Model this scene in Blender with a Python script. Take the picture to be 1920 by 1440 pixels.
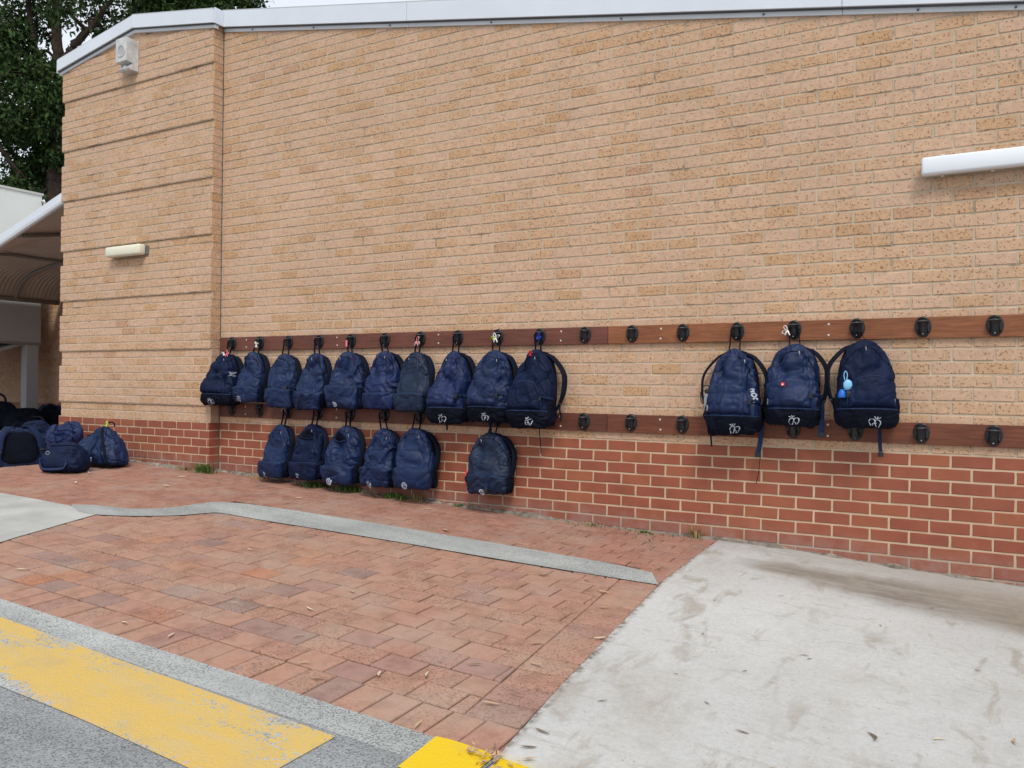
import bpy, math, random
import numpy as np
from mathutils import Vector, Matrix, Euler

random.seed(7)
for o in list(bpy.data.objects):
    bpy.data.objects.remove(o)
SC = bpy.context.scene
COL = SC.collection

# ------------------------------------------------------------------ camera
cam_d = bpy.data.cameras.new('camera')
cam = bpy.data.objects.new('camera', cam_d)
COL.objects.link(cam)
SC.camera = cam
cam_d.sensor_width = 36.0
cam_d.lens = 1552.97 / 1920 * 36.0
cam_d.clip_end = 2000
CX = Vector((0.86487042, 0.50187539, 0.01096581))
CD = Vector((0.00792313, 0.00819451, -0.99993503))
CF = Vector((-0.50193265, 0.86490112, 0.00311076))
M = Matrix((CX, -CD, -CF)).transposed().to_4x4()
CAM = Vector((6.95012635, -6.04283465, 0.409951885))
M.translation = CAM
cam.matrix_world = M

# ------------------------------------------------------------------ sky, sun, exposure
SUN_DIR = Vector((0.42, -0.62, 0.95)).normalized()      # towards the sun
W = bpy.data.worlds.new('World')
SC.world = W
W.use_nodes = True
wn = W.node_tree.nodes
wl = W.node_tree.links
wn.clear()
sky = wn.new('ShaderNodeTexSky')
sky.sky_type = 'NISHITA'
sky.sun_disc = False
sky.sun_elevation = math.asin(SUN_DIR.z)
sky.sun_rotation = math.atan2(SUN_DIR.x, SUN_DIR.y)
sky.air_density = 1.0
sky.dust_density = 4.0
sky.ozone_density = 1.0
cl = wn.new('ShaderNodeMixRGB')                          # thin even cloud veil over the blue
cl.inputs[0].default_value = 0.72
cl.inputs[2].default_value = (11.0, 11.6, 12.4, 1)
bg = wn.new('ShaderNodeBackground')
bg.inputs[1].default_value = 0.078
wo = wn.new('ShaderNodeOutputWorld')
wl.new(sky.outputs[0], cl.inputs[1])
wl.new(cl.outputs[0], bg.inputs[0])
wl.new(bg.outputs[0], wo.inputs[0])
sd = bpy.data.lights.new('sun', 'SUN')
sd.energy = 1.5
sd.angle = math.radians(16)
sd.color = (1.0, 0.95, 0.87)
sun = bpy.data.objects.new('sun', sd)
COL.objects.link(sun)
sun.rotation_euler = (-SUN_DIR).to_track_quat('-Z', 'Y').to_euler()
sun.location = (3, -6, 12)
SC.view_settings.view_transform = 'Standard'
SC.view_settings.look = 'None'
SC.view_settings.gamma = 1.0
SC.view_settings.exposure = 0.38
SC.view_settings.use_curve_mapping = False

# ------------------------------------------------------------------ helpers
def tag(o, label=None, cat=None, group=None, kind=None):
    if label: o['label'] = label
    if cat: o['category'] = cat
    if group: o['group'] = group
    if kind: o['kind'] = kind
    return o

def empty(name, loc, rz=0.0, parent=None):
    o = bpy.data.objects.new(name, None)
    COL.objects.link(o)
    o.location = loc
    o.rotation_euler = (0, 0, rz)
    o.empty_display_size = 0.1
    if parent: o.parent = parent
    return o

def mk_mesh(name, V, F, mat=None, smooth=False):
    me = bpy.data.meshes.new(name)
    me.from_pydata([tuple(map(float, v)) for v in V], [], F)
    if mat: me.materials.append(mat)
    if smooth: me.polygons.foreach_set('use_smooth', [True] * len(me.polygons))
    me.update()
    return me

def link(name, me, parent=None, loc=(0, 0, 0), rot=(0, 0, 0)):
    o = bpy.data.objects.new(name, me)
    COL.objects.link(o)
    o.location = loc
    o.rotation_euler = rot
    if parent: o.parent = parent
    return o

class MB:
    """collects shapes that make up one mesh"""
    def __init__(s): s.V, s.F = [], []
    def add(s, V, F):
        b = len(s.V)
        s.V.extend([tuple(map(float, v)) for v in V])
        s.F.extend([tuple(i + b for i in f) for f in F])
        return s
    def box(s, x0, x1, y0, y1, z0, z1, bev=0.0):
        if bev <= 0:
            V = [(x, y, z) for z in (z0, z1) for y in (y0, y1) for x in (x0, x1)]
            F = [(0, 2, 3, 1), (4, 5, 7, 6), (0, 1, 5, 4), (2, 6, 7, 3), (0, 4, 6, 2), (1, 3, 7, 5)]
            return s.add(V, F)
        import bmesh
        bm = bmesh.new()
        bmesh.ops.create_cube(bm, size=1)
        for v in bm.verts:
            v.co = Vector(((x0 + x1) / 2 + v.co.x * (x1 - x0), (y0 + y1) / 2 + v.co.y * (y1 - y0), (z0 + z1) / 2 + v.co.z * (z1 - z0)))
        bmesh.ops.bevel(bm, geom=bm.edges[:], offset=bev, segments=2, affect='EDGES', profile=0.5)
        bm.verts.index_update()
        s.add([v.co[:] for v in bm.verts], [tuple(v.index for v in f.verts) for f in bm.faces])
        bm.free()
        return s
    def tube(s, P, r, n=8, closed=False, cap=True):
        P = [Vector(p) for p in P]
        m = len(P)
        R = r if hasattr(r, '__len__') else [r] * m
        V, F = [], []
        up = Vector((0.13, 0.21, 1)).normalized()
        for i, p in enumerate(P):
            a = P[(i - 1) % m] if (closed or i) else p
            b = P[(i + 1) % m] if (closed or i < m - 1) else p
            t = (b - a)
            if t.length < 1e-9: t = Vector((0, 0, 1))
            t.normalize()
            u = t.cross(up)
            if u.length < 1e-3: u = t.cross(Vector((1, 0, 0)))
            u.normalize()
            w = t.cross(u)
            for k in range(n):
                an = 2 * math.pi * k / n
                V.append(p + (u * math.cos(an) + w * math.sin(an)) * R[i])
        for i in range(m if closed else m - 1):
            j = (i + 1) % m
            for k in range(n):
                l = (k + 1) % n
                F.append((i * n + k, j * n + k, j * n + l, i * n + l))
        if cap and not closed:
            F.append(tuple(range(n)))
            F.append(tuple(range((m - 1) * n, m * n))[::-1])
        return s.add(V, F)
    def ribbon(s, P, wd, width, th):
        """strap: path P, width direction(s) wd, width, thickness"""
        P = [Vector(p) for p in P]
        m = len(P)
        WD = [Vector(wd)] * m if not isinstance(wd, list) else [Vector(q) for q in wd]
        V, F = [], []
        for i, p in enumerate(P):
            t = (P[min(i + 1, m - 1)] - P[max(i - 1, 0)])
            t.normalize()
            w = WD[i] - t * WD[i].dot(t)
            if w.length < 1e-4: w = Vector((1, 0, 0))
            w.normalize()
            n = t.cross(w)
            wi = width[i] if hasattr(width, '__len__') else width
            for a, b in ((-1, -.6), (-.8, -1), (.8, -1), (1, -.6), (1, .6), (.8, 1), (-.8, 1), (-1, .6)):
                V.append(p + w * (a * wi / 2) + n * (b * th / 2))
        for i in range(m - 1):
            for k in range(8):
                l = (k + 1) % 8
                F.append((i * 8 + k, i * 8 + l, (i + 1) * 8 + l, (i + 1) * 8 + k))
        F.append(tuple(range(8))[::-1])
        F.append(tuple(range((m - 1) * 8, m * 8)))
        return s.add(V, F)
    def lathe(s, prof, n=20, c=(0, 0, 0)):
        V, F = [], []
        for r, z in prof:
            for k in range(n):
                a = 2 * math.pi * k / n
                V.append((c[0] + r * math.cos(a), c[1] + r * math.sin(a), c[2] + z))
        for i in range(len(prof) - 1):
            for k in range(n):
                l = (k + 1) % n
                F.append((i * n + k, i * n + l, (i + 1) * n + l, (i + 1) * n + k))
        F.append(tuple(range(n))[::-1])
        F.append(tuple(range((len(prof) - 1) * n, len(prof) * n)))
        return s.add(V, F)
    def prism(s, poly, axis, a, b):
        """poly of 2-D points extruded from a to b along axis ('y': poly is x,z; 'z': poly is x,y; 'x': poly is y,z)"""
        n = len(poly)
        def P(q, d):
            return {'y': (q[0], d, q[1]), 'z': (q[0], q[1], d), 'x': (d, q[0], q[1])}[axis]
        V = [P(q, a) for q in poly] + [P(q, b) for q in poly]
        F = [tuple(range(n)), tuple(range(n, 2 * n))[::-1]]
        for i in range(n):
            j = (i + 1) % n
            F.append((i, i + n, j + n, j))
        return s.add(V, F)
    def mesh(s, name, mat, smooth=False):
        me = mk_mesh(name, s.V, s.F, mat, smooth)
        import bmesh
        bm = bmesh.new()
        bm.from_mesh(me)
        bmesh.ops.recalc_face_normals(bm, faces=bm.faces[:])
        bm.to_mesh(me)
        bm.free()
        return me
    def obj(s, name, mat, parent=None, smooth=False, loc=(0, 0, 0), rot=(0, 0, 0)):
        return link(name, s.mesh(name, mat, smooth), parent, loc, rot)

def curve(pts, n):
    """Catmull-Rom through pts, n samples"""
    P = np.array(pts, float)
    m = len(P)
    out = []
    for s in np.linspace(0, m - 1 - 1e-6, n):
        i = int(s)
        f = s - i
        p0, p1, p2, p3 = P[max(i - 1, 0)], P[i], P[min(i + 1, m - 1)], P[min(i + 2, m - 1)]
        out.append(0.5 * (2 * p1 + (p2 - p0) * f + (2 * p0 - 5 * p1 + 4 * p2 - p3) * f * f + (3 * p1 - p0 - 3 * p2 + p3) * f ** 3))
    return out

def vnoise(P, seed=0):
    """smooth value noise, P (...,3) -> 0..1"""
    P = np.asarray(P, float)
    I = np.floor(P).astype(np.int64)
    f = P - I
    f = f * f * f * (f * (f * 6 - 15) + 10)
    def h(i, j, k):
        n = (i * 73856093) ^ (j * 19349663) ^ (k * 83492791) ^ (seed * 2654435)
        n = (n ^ (n >> 13)) * 1274126177 & 0x7fffffff
        n = (n ^ (n >> 16)) & 0x7fffffff
        return (n % 100003) / 100003.0
    x, y, z = I[..., 0], I[..., 1], I[..., 2]
    r = 0
    for a in (0, 1):
        for b in (0, 1):
            for c in (0, 1):
                w = (f[..., 0] if a else 1 - f[..., 0]) * (f[..., 1] if b else 1 - f[..., 1]) * (f[..., 2] if c else 1 - f[..., 2])
                r = r + w * h(x + a, y + b, z + c)
    return r

# ------------------------------------------------------------------ materials
class NT:
    def __init__(s, name, rough=0.7, spec=0.3):
        s.m = bpy.data.materials.new(name)
        s.m.use_nodes = True
        s.t = s.m.node_tree
        s.n = s.t.nodes
        s.b = s.n['Principled BSDF']
        s.b.inputs['Roughness'].default_value = rough
        s.b.inputs['Specular IOR Level'].default_value = spec
    def new(s, t): return s.n.new(t)
    def set(s, sock, v):
        if isinstance(v, (int, float)): sock.default_value = v
        elif isinstance(v, tuple): sock.default_value = v if len(v) == 4 or len(sock.default_value) == 3 else (*v, 1)
        else: s.t.links.new(v, sock)
    def pos(s, scale=(1, 1, 1)):
        g = s.new('ShaderNodeNewGeometry')
        if scale == (1, 1, 1): return g.outputs['Position']
        v = s.new('ShaderNodeVectorMath'); v.operation = 'MULTIPLY'
        s.set(v.inputs[0], g.outputs['Position']); v.inputs[1].default_value = scale
        return v.outputs[0]
    def objc(s, scale=(1, 1, 1)):
        g = s.new('ShaderNodeTexCoord')
        v = s.new('ShaderNodeVectorMath'); v.operation = 'MULTIPLY'
        s.set(v.inputs[0], g.outputs['Object']); v.inputs[1].default_value = scale
        return v.outputs[0]
    def xyz(s, vec):
        q = s.new('ShaderNodeSeparateXYZ'); s.set(q.inputs[0], vec)
        return q.outputs
    def noise(s, vec, scale, detail=3.0, rough=0.55, dist=0.0):
        q = s.new('ShaderNodeTexNoise'); s.set(q.inputs['Vector'], vec)
        q.inputs['Scale'].default_value = scale; q.inputs['Detail'].default_value = detail
        q.inputs['Roughness'].default_value = rough; q.inputs['Distortion'].default_value = dist
        return q.outputs['Fac']
    def voro(s, vec, scale, out='Distance', rnd=1.0):
        q = s.new('ShaderNodeTexVoronoi'); s.set(q.inputs['Vector'], vec)
        q.inputs['Scale'].default_value = scale; q.inputs['Randomness'].default_value = rnd
        return q.outputs[out]
    def math(s, op, a, b=0.0, clamp=False):
        q = s.new('ShaderNodeMath'); q.operation = op; q.use_clamp = clamp
        s.set(q.inputs[0], a); s.set(q.inputs[1], b)
        return q.outputs[0]
    def ramp(s, fac, stops, interp='LINEAR'):
        q = s.new('ShaderNodeValToRGB'); s.set(q.inputs[0], fac)
        q.color_ramp.interpolation = interp
        e = q.color_ramp.elements
        while len(e) < len(stops): e.new(0.5)
        for k, (p, c) in enumerate(stops):
            e[k].position = p
            e[k].color = (c, c, c, 1) if isinstance(c, (int, float)) else (*c, 1)
        return q.outputs[0]
    def map(s, v, a, b, c=0.0, d=1.0, smooth=True):
        q = s.new('ShaderNodeMapRange'); q.clamp = True
        if smooth: q.interpolation_type = 'SMOOTHSTEP'
        s.set(q.inputs['Value'], v)
        for nm, x in (('From Min', a), ('From Max', b), ('To Min', c), ('To Max', d)): q.inputs[nm].default_value = x
        return q.outputs['Result']
    def mix(s, f, a, b, op='MIX'):
        q = s.new('ShaderNodeMixRGB'); q.blend_type = op
        s.set(q.inputs[0], f); s.set(q.inputs[1], a); s.set(q.inputs[2], b)
        return q.outputs[0]
    def rnd(s):
        """one number per piece: per object when it is its own object, per island when joined"""
        o = s.new('ShaderNodeObjectInfo'); return o.outputs['Random']
    def island(s):
        g = s.new('ShaderNodeNewGeometry'); return g.outputs['Random Per Island']
    def color(s, v): s.set(s.b.inputs['Base Color'], v); return s
    def rough(s, v): s.set(s.b.inputs['Roughness'], v); return s
    def bump(s, h, strength=0.3, dist=0.01):
        q = s.new('ShaderNodeBump'); q.inputs['Strength'].default_value = strength; q.inputs['Distance'].default_value = dist
        s.set(q.inputs['Height'], h); s.t.links.new(q.outputs[0], s.b.inputs['Normal'])
        return s

def plain(name, col, rough=0.6, spec=0.3, var=0.12, scale=9.0, bump=0.0, bscale=60):
    a = NT(name, rough, spec)
    n = a.noise(a.pos(), scale, 4)
    f = a.map(n, 0.3, 0.7, 1 - var, 1 + var, False)
    a.color(a.mix(1.0, (*col, 1), f, 'MULTIPLY'))
    if bump: a.bump(a.noise(a.pos(), bscale, 4), bump, 0.004)
    return a.m

def cream_brick(joined):
    a = NT('cream_brick' + ('_joined' if joined else ''), 0.88, 0.15)
    r = a.island() if joined else a.rnd()
    base = a.ramp(r, [(0.0, (.560, .380, .272)), (0.4, (.566, .380, .258)), (0.75, (.558, .366, .236)), (0.93, (.542, .346, .208)), (0.98, (.520, .325, .186)), (1.0, (.50, .31, .205))])
    p = a.pos()
    base = a.mix(1.0, base, a.map(a.noise(p, 1.1, 3), .3, .7, .93, 1.07, False), 'MULTIPLY')
    base = a.mix(1.0, base, a.map(a.noise(p, 24, 3), .3, .7, .90, 1.10, False), 'MULTIPLY')
    # iron spots burnt into the clay, denser on some bricks
    n1 = a.noise(p, 62, 2, .5)
    thr = a.map(r, 0, 1, 0.0, 0.05, False)
    sp = a.map(a.math('ADD', n1, thr), .615, .675)
    v = a.voro(p, 46)
    dots = a.math('MULTIPLY', a.map(v, .13, .22, 1, 0), a.map(a.noise(p, 17, 2), .42, .55))
    spots = a.math('MAXIMUM', a.math('MULTIPLY', sp, .62), a.math('MULTIPLY', dots, .85))
    smear = a.math('MULTIPLY', a.map(a.noise(p, 9, 5, .7), .60, .72, 0, .5), a.map(a.noise(p, 1.0, 3), .45, .62))
    base = a.mix(smear, base, (.53, .44, .345, 1))
    c = a.mix(spots, base, (.16, .07, .035, 1))
    a.color(c)
    h = a.math('SUBTRACT', a.noise(p, 110, 4, .6), a.math('MULTIPLY', spots, .7))
    a.bump(h, .55, .004)
    return a.m

def red_brick(joined):
    a = NT('red_brick' + ('_joined' if joined else ''), 0.62, 0.3)
    r = a.island() if joined else a.rnd()
    base = a.ramp(r, [(0.0, (.268, .080, .047)), (0.35, (.282, .086, .049)), (0.75, (.294, .091, .050)), (0.95, (.315, .102, .052)), (1.0, (.33, .112, .055))])
    p = a.pos()
    base = a.mix(1.0, base, a.map(a.noise(p, 6, 4), .3, .7, .88, 1.1, False), 'MULTIPLY')
    x, y, z = a.xyz(p)
    # salts and splash dirt on the lowest courses
    g = a.math('ADD', z, a.math('MULTIPLY', x, .0388))
    low = a.math('MULTIPLY', a.map(g, -.30, -.50), a.map(a.noise(p, 6, 5, .65), .35, .68, .12, .75))
    base = a.mix(low, base, (.30, .19, .17, 1))
    st = a.map(a.noise(a.pos((14, 14, 3)), 1.6, 4, .6), .62, .8, 0, .45)
    right = a.map(x, 6.6, 7.3)
    base = a.mix(a.math('MULTIPLY', a.math('MULTIPLY', st, right), a.map(z, -.3, -.5)), base, (.62, .52, .48, 1))
    fleck = a.map(a.noise(p, 140, 2), .69, .74, 0, .4)
    base = a.mix(fleck, base, (.5, .30, .22, 1))
    a.color(base)
    a.bump(a.noise(p, 90, 4), .25, .003)
    return a.m

def mortar_mat():
    a = NT('mortar', 0.92, 0.1)
    p = a.pos()
    x, y, z = a.xyz(p)
    up = a.map(z, -.012, .012)
    grey = a.ramp(a.noise(p, 3.5, 4), [(0.25, (.40, .325, .24)), (0.5, (.495, .405, .30)), (0.62, (.53, .445, .345)), (0.8, (.45, .385, .30))])
    pale = a.ramp(a.noise(p, 5, 4), [(0.3, (.50, .37, .255)), (0.7, (.60, .455, .32))])
    c = a.mix(up, pale, grey)
    gl = a.math('ADD', z, a.math('MULTIPLY', x, .0388))
    c = a.mix(a.math('MULTIPLY', a.map(gl, -.33, -.5), a.map(a.noise(p, 7, 4), .3, .62, .25, .9)), c, (.30, .27, .24, 1))
    dirt = a.math('MULTIPLY', a.map(a.noise(p, 3.1, 5, .7), .55, .66), a.map(z, .7, 1.3))
    c = a.mix(a.math('MULTIPLY', dirt, .8), c, (.20, .17, .14, 1))
    a.color(c)
    a.bump(a.noise(p, 180, 4), .5, .003)
    return a.m

def paver_mat(joined, rear):
    a = NT('paver' + ('_rear' if rear else '') + ('_joined' if joined else ''), 0.85, 0.2)
    r = a.island() if joined else a.rnd()
    if rear:
        base = a.ramp(r, [(0, (.345, .175, .128)), (.5, (.375, .190, .138)), (1, (.33, .18, .142))])
    else:
        base = a.ramp(r, [(0, (.370, .212, .156)), (.25, (.395, .224, .162)), (.5, (.378, .206, .156)), (.70, (.402, .238, .174)), (.84, (.335, .190, .158)), (.92, (.280, .190, .165)), (.955, (.415, .19, .115)), (1, (.388, .228, .155))])
    p = a.pos()
    base = a.mix(1.0, base, a.map(a.noise(p, 9, 5, .65), .3, .7, .74, 1.2, False), 'MULTIPLY')
    base = a.mix(a.map(a.noise(p, 9, 4), .56, .74, 0, .55), base, (.19, .155, .145, 1))      # fired dark blushes
    gritty = a.map(a.math('FRACT', a.math('MULTIPLY', r, 7.31)), .45, .75)
    pits = a.math('MULTIPLY', a.map(a.noise(p, 85, 3, .6), .52, .64), a.math('ADD', .25, a.math('MULTIPLY', gritty, .75)))
    base = a.mix(a.math('MULTIPLY', pits, .62), base, (.13, .075, .05, 1))
    base = a.mix(a.map(a.noise(p, 2.3, 5), .42, .72, 0, .38), base, (.40, .335, .275, 1))        # worn grey film
    a.color(base)
    a.bump(a.math('SUBTRACT', a.noise(p, 120, 4), a.math('MULTIPLY', pits, .8)), .55, .003)
    return a.m

def aggregate(name, dark, light, cement):
    a = NT(name, 0.85, 0.2)
    p = a.pos()
    v = a.voro(p, 125, 'Color')
    q = a.xyz(v)
    c = a.ramp(q[0], [(0.0, dark), (.42, tuple(.6 * d + .4 * l for d, l in zip(dark, light))), (.75, light), (1, tuple(min(.9, 1.25 * l) for l in light))])
    d = a.voro(p, 125)
    c = a.mix(a.map(d, .42, .62), c, cement)
    c = a.mix(.22, c, cement)
    c = a.mix(a.map(a.noise(p, 1.7, 5), .42, .72, 0, .7), c, cement)
    c = a.mix(1.0, c, a.map(a.noise(a.pos((.7, 2.2, 1)), 2.0, 5, .65), .3, .7, .80, 1.15, False), 'MULTIPLY')
    c = a.mix(1.0, c, a.map(a.noise(p, .6, 4), .3, .7, .85, 1.12, False), 'MULTIPLY')
    a.color(c)
    a.bump(d, .5, .004)
    return a

def concrete_slab():
    a = NT('pale_concrete', 0.8, 0.25)
    p = a.pos()
    x, y, z = a.xyz(p)
    c = a.ramp(a.noise(p, .8, 6, .6), [(0.25, (.415, .417, .408)), (.5, (.485, .488, .478)), (.75, (.54, .545, .535))])
    wob = a.math('MULTIPLY', a.math('SUBTRACT', a.noise(p, 1.6, 5, .6), .5), .55)
    # long damp-dirt stain parallel to the wall, widening to the right
    yc = a.math('ADD', -.50, a.math('MULTIPLY', a.math('SUBTRACT', x, 5.5), -.10))
    hw = a.math('ADD', .10, a.math('MULTIPLY', a.math('SUBTRACT', x, 5.45), .24))
    dd = a.math('DIVIDE', a.math('ABSOLUTE', a.math('ADD', a.math('SUBTRACT', y, yc), wob)), hw)
    st = a.math('MULTIPLY', a.map(dd, .35, 1.25, 1, 0), a.map(x, 5.42, 5.75))
    st = a.math('MULTIPLY', st, a.map(a.noise(a.pos((1.2, 6, 1)), 2.4, 5, .65), .28, .62, .62, 1))
    c = a.mix(a.math('MULTIPLY', st, .92), c, (.185, .155, .125, 1))
    br = a.math('MULTIPLY', a.map(a.math('ADD', a.math('MULTIPLY', a.math('SUBTRACT', x, 6.1), .62), a.math('ADD', y, wob)), -.75, .35), a.map(a.noise(p, 1.3, 5), .3, .62, .35, 1))
    c = a.mix(a.math('MULTIPLY', br, .60), c, (.29, .245, .195, 1))
    wm = a.map(a.noise(a.pos((1.5, .8, 1)), 1.1, 5, .65, .5), .50, .68, 0, .34)
    c = a.mix(wm, c, (.33, .29, .235, 1))
    ex = a.math('SUBTRACT', x, a.math('ADD', 5.218, a.math('MULTIPLY', a.math('MAXIMUM', a.math('SUBTRACT', -1.2, y), 0.0), .1)))
    ed = a.math('MULTIPLY', a.map(ex, .034, .0), a.map(a.noise(p, 22, 4, .65), .38, .64, .10, .9))
    c = a.mix(ed, c, (.12, .11, .085, 1))
    # scuffed smears fanning across the slab
    sm = a.map(a.noise(a.pos((3.2, 1.25, 1)), 2.1, 6, .62, .6), .53, .68)
    sm = a.math('MULTIPLY', sm, a.map(a.noise(p, .9, 3), .22, .48))
    c = a.mix(a.math('MULTIPLY', sm, .62), c, (.29, .255, .205, 1))
    c = a.mix(1.0, c, a.map(a.noise(p, 240, 2), .3, .7, .90, 1.10, False), 'MULTIPLY')
    c = a.mix(1.0, c, a.map(a.noise(p, 38, 5, .7), .3, .7, .91, 1.08, False), 'MULTIPLY')
    sm2 = a.map(a.noise(a.pos((1.0, 3.6, 1)), 3.3, 6, .66, .9), .575, .66)
    c = a.mix(a.math('MULTIPLY', sm2, .34), c, (.30, .29, .26, 1))
    near = a.map(y, -.36, -.12)
    c = a.mix(a.math('MULTIPLY', near, a.map(a.noise(a.pos((2, 7, 1)), 3, 5), .42, .6, .1, .7)), c, (.36, .355, .34, 1))
    c = a.mix(a.map(a.noise(p, 5.5, 6, .7), .52, .72, 0, .35), c, (.36, .34, .31, 1))
    pit = a.map(a.noise(p, 60, 3, .6), .66, .70, 0, .65)
    c = a.mix(pit, c, (.20, .19, .17, 1))
    # yellow overspray by the kerb
    ov = a.math('MULTIPLY', a.map(y, -3.46, -3.60), a.map(x, 5.75, 5.5))
    c = a.mix(a.math('MULTIPLY', ov, .5), c, (.72, .62, .25, 1))
    a.color(c)
    a.bump(a.math('ADD', a.noise(p, 60, 5, .6), a.math('MULTIPLY', a.noise(p, 260, 2), .4)), .35, .004)
    return a.m

def paint_mat(fresh):
    a = aggregate('yellow_kerb_paint' if fresh else 'yellow_line_paint', (.10, .105, .105), (.34, .36, .36), (.42, .43, .42, 1))
    p = a.pos()
    link_ = a.b.inputs['Base Color'].links[0]
    under = link_.from_socket
    big = a.noise(a.pos((1.1, 3.2, 1)), 2.4, 6, .68)
    fine = a.noise(p, 48, 3, .6)
    if fresh:
        worn = a.map(a.math('ADD', a.math('MULTIPLY', fine, .7), a.math('MULTIPLY', big, .3)), .66, .72)
        y1 = (.70, .48, .018, 1)
    else:
        x, y, z = a.xyz(p)
        patch = a.noise(a.pos((.55, 2.4, 1)), 1.7, 5, .6)
        edge = a.math('ADD', a.map(y, -3.80, -3.725, 0, .025), a.map(y, -4.10, -4.17, 0, .04))
        s = a.math('ADD', a.math('ADD', a.math('MULTIPLY', fine, .36), a.math('MULTIPLY', big, .34)), a.math('ADD', a.math('MULTIPLY', patch, .42), edge))
        worn = a.map(s, .590, .655)
        y1 = a.ramp(a.noise(a.pos((1, 4, 1)), 3, 5), [(.3, (.55, .39, .145)), (.5, (.59, .405, .115)), (.72, (.52, .40, .205))])
    y1 = a.mix(a.map(a.noise(p, 4.5, 6, .7), .48, .72, 0, .42), y1, (.40, .335, .20, 1))
    a.color(a.mix(worn, y1, under))
    return a.m

def timber(name, c1, c2):
    a = NT(name, 0.55, 0.35)
    g = a.noise(a.pos((.8, 1, 16)), 6, 6, .65, .8)
    c = a.ramp(g, [(.36, c1), (.5, tuple((x + y) / 2 for x, y in zip(c1, c2))), (.64, c2)])
    big = a.noise(a.pos((1.2, 1, 3)), 1.3, 4)
    c = a.mix(1.0, c, a.map(big, .3, .7, .78, 1.2, False), 'MULTIPLY')
    a.color(c)
    a.bump(g, .2, .002)
    return a.m

def fabric(name, col, rough=.50, spec=.32, wr=.42, dust=.10):
    a = NT(name, rough, spec)
    o = a.rnd()
    p = a.pos()
    n = a.noise(p, 7, 4)
    c = a.mix(1.0, (*col, 1), a.map(n, .3, .7, .8, 1.25, False), 'MULTIPLY')
    c = a.mix(a.map(a.noise(p, 28, 4, .65), .56, .8, 0, dust), c, tuple(min(1, 2.2 * q + .003) for q in col) + (1,))
    a.color(c)
    cr = a.noise(a.pos((1, 1, .45)), 34, 5, .62, 1.2)
    we = a.noise(p, 900, 1)
    a.bump(a.math('ADD', cr, a.math('MULTIPLY', we, .12)), wr, .012)
    return a.m

M_ = {}
M_['cream'], M_['creamj'] = cream_brick(False), cream_brick(True)
M_['red'], M_['redj'] = red_brick(False), red_brick(True)
M_['mortar'] = mortar_mat()
M_['pav'], M_['pavj'] = paver_mat(False, False), paver_mat(True, False)
M_['pvr'], M_['pvrj'] = paver_mat(False, True), paver_mat(True, True)
M_['road'] = aggregate('exposed_aggregate', (.07, .075, .08), (.30, .315, .325), (.27, .28, .285, 1)).m
M_['kerb'] = aggregate('kerb_aggregate', (.08, .085, .085), (.36, .38, .38), (.40, .42, .41, 1)).m
M_['strip'] = aggregate('strip_aggregate', (.12, .13, .125), (.38, .40, .39), (.40, .42, .41, 1)).m
M_['slab'] = concrete_slab()
M_['slab2'] = plain('grey_concrete', (.40, .41, .395), .85, .2, .16, 3.0, .3, 90)
M_['yline'], M_['ykerb'] = paint_mat(False), paint_mat(True)
M_['sand'] = plain('joint_sand', (.045, .036, .028), .95, .05, .35, 20, .4, 120)
M_['fillet'] = plain('dirty_mortar', (.22, .19, .16), .95, .1, .5, 16, .7, 60)
M_['earth'] = plain('asphalt', (.06, .06, .062), .9, .15, .2, 4)
M_['fascia'] = plain('white_metal_fascia', (.66, .715, .79), .42, .4, .035, 2.0)
M_['flash'] = plain('grey_flashing', (.60, .63, .66), .45, .4, .05, 3.0)
M_['shadowgap'] = plain('dark_gap', (.10, .11, .12), .7, .2, .1, 3.0)
M_['roof'] = plain('roof_sheet', (.45, .47, .48), .45, .4, .08, 1.0)
M_['wood1'] = timber('dark_hardwood', (.100, .034, .023), (.175, .062, .041))
M_['wood2'] = timber('warm_hardwood', (.175, .060, .025), (.30, .112, .048))
M_['wood3'] = timber('deep_red_hardwood', (.085, .027, .018), (.15, .050, .031))
M_['wood4'] = timber('red_hardwood', (.115, .036, .019), (.20, .066, .033))
M_['hookscrew'] = plain('dull_screw', (.16, .16, .155), .4, .5, .1, 30)
M_['screw'] = plain('steel_screw', (.62, .60, .57), .35, .6, .1, 30)
M_['hook'] = plain('black_plastic', (.010, .012, .016), .38, .5, .25, 40)
M_['hooklip'] = plain('lightened_black_plastic', (.045, .050, .058), .3, .6, .2, 40)  # paler black on the lip paints in the sky light it catches
M_['hooklow'] = plain('black_plastic_cavity', (.008, .009, .011), .6, .2, .1, 40)
M_['navy'] = fabric('navy_nylon', (.0034, .0155, .064))
M_['navy2'] = fabric('deep_navy_nylon', (.0024, .0088, .036), .6, .16)
M_['navy3'] = fabric('slate_navy_nylon', (.0044, .0148, .043))
M_['navy4'] = fabric('bright_navy_nylon', (.0034, .0140, .072))
M_['dark'] = fabric('black_navy_polyester', (.0035, .0055, .013), .75, .1, .2, .15)
M_['strap'] = fabric('dark_strap_webbing', (.0040, .0060, .016), .8, .15, .15, .12)
M_['web'] = fabric('navy_webbing', (.007, .019, .060), .7, .2, .15, .15)
M_['pipe'] = fabric('navy_piping', (.012, .028, .085), .6, .3, .1, .2)
M_['thread'] = plain('pale_embroidery', (.42, .45, .54), .8, .1, .1, 60)
M_['threadg'] = plain('grey_embroidery', (.30, .34, .42), .8, .1, .25, 90)
M_['white'] = plain('white_plastic', (.80, .81, .82), .4, .4, .04, 10)
M_['metal'] = plain('zip_metal', (.27, .29, .31), .35, .6, .15, 60)
M_['pink'] = plain('pink_ribbon', (.78, .20, .27), .7, .2, .1, 60)
M_['palepink'] = plain('pale_pink_ribbon', (.72, .36, .36), .7, .2, .1, 60)
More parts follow.
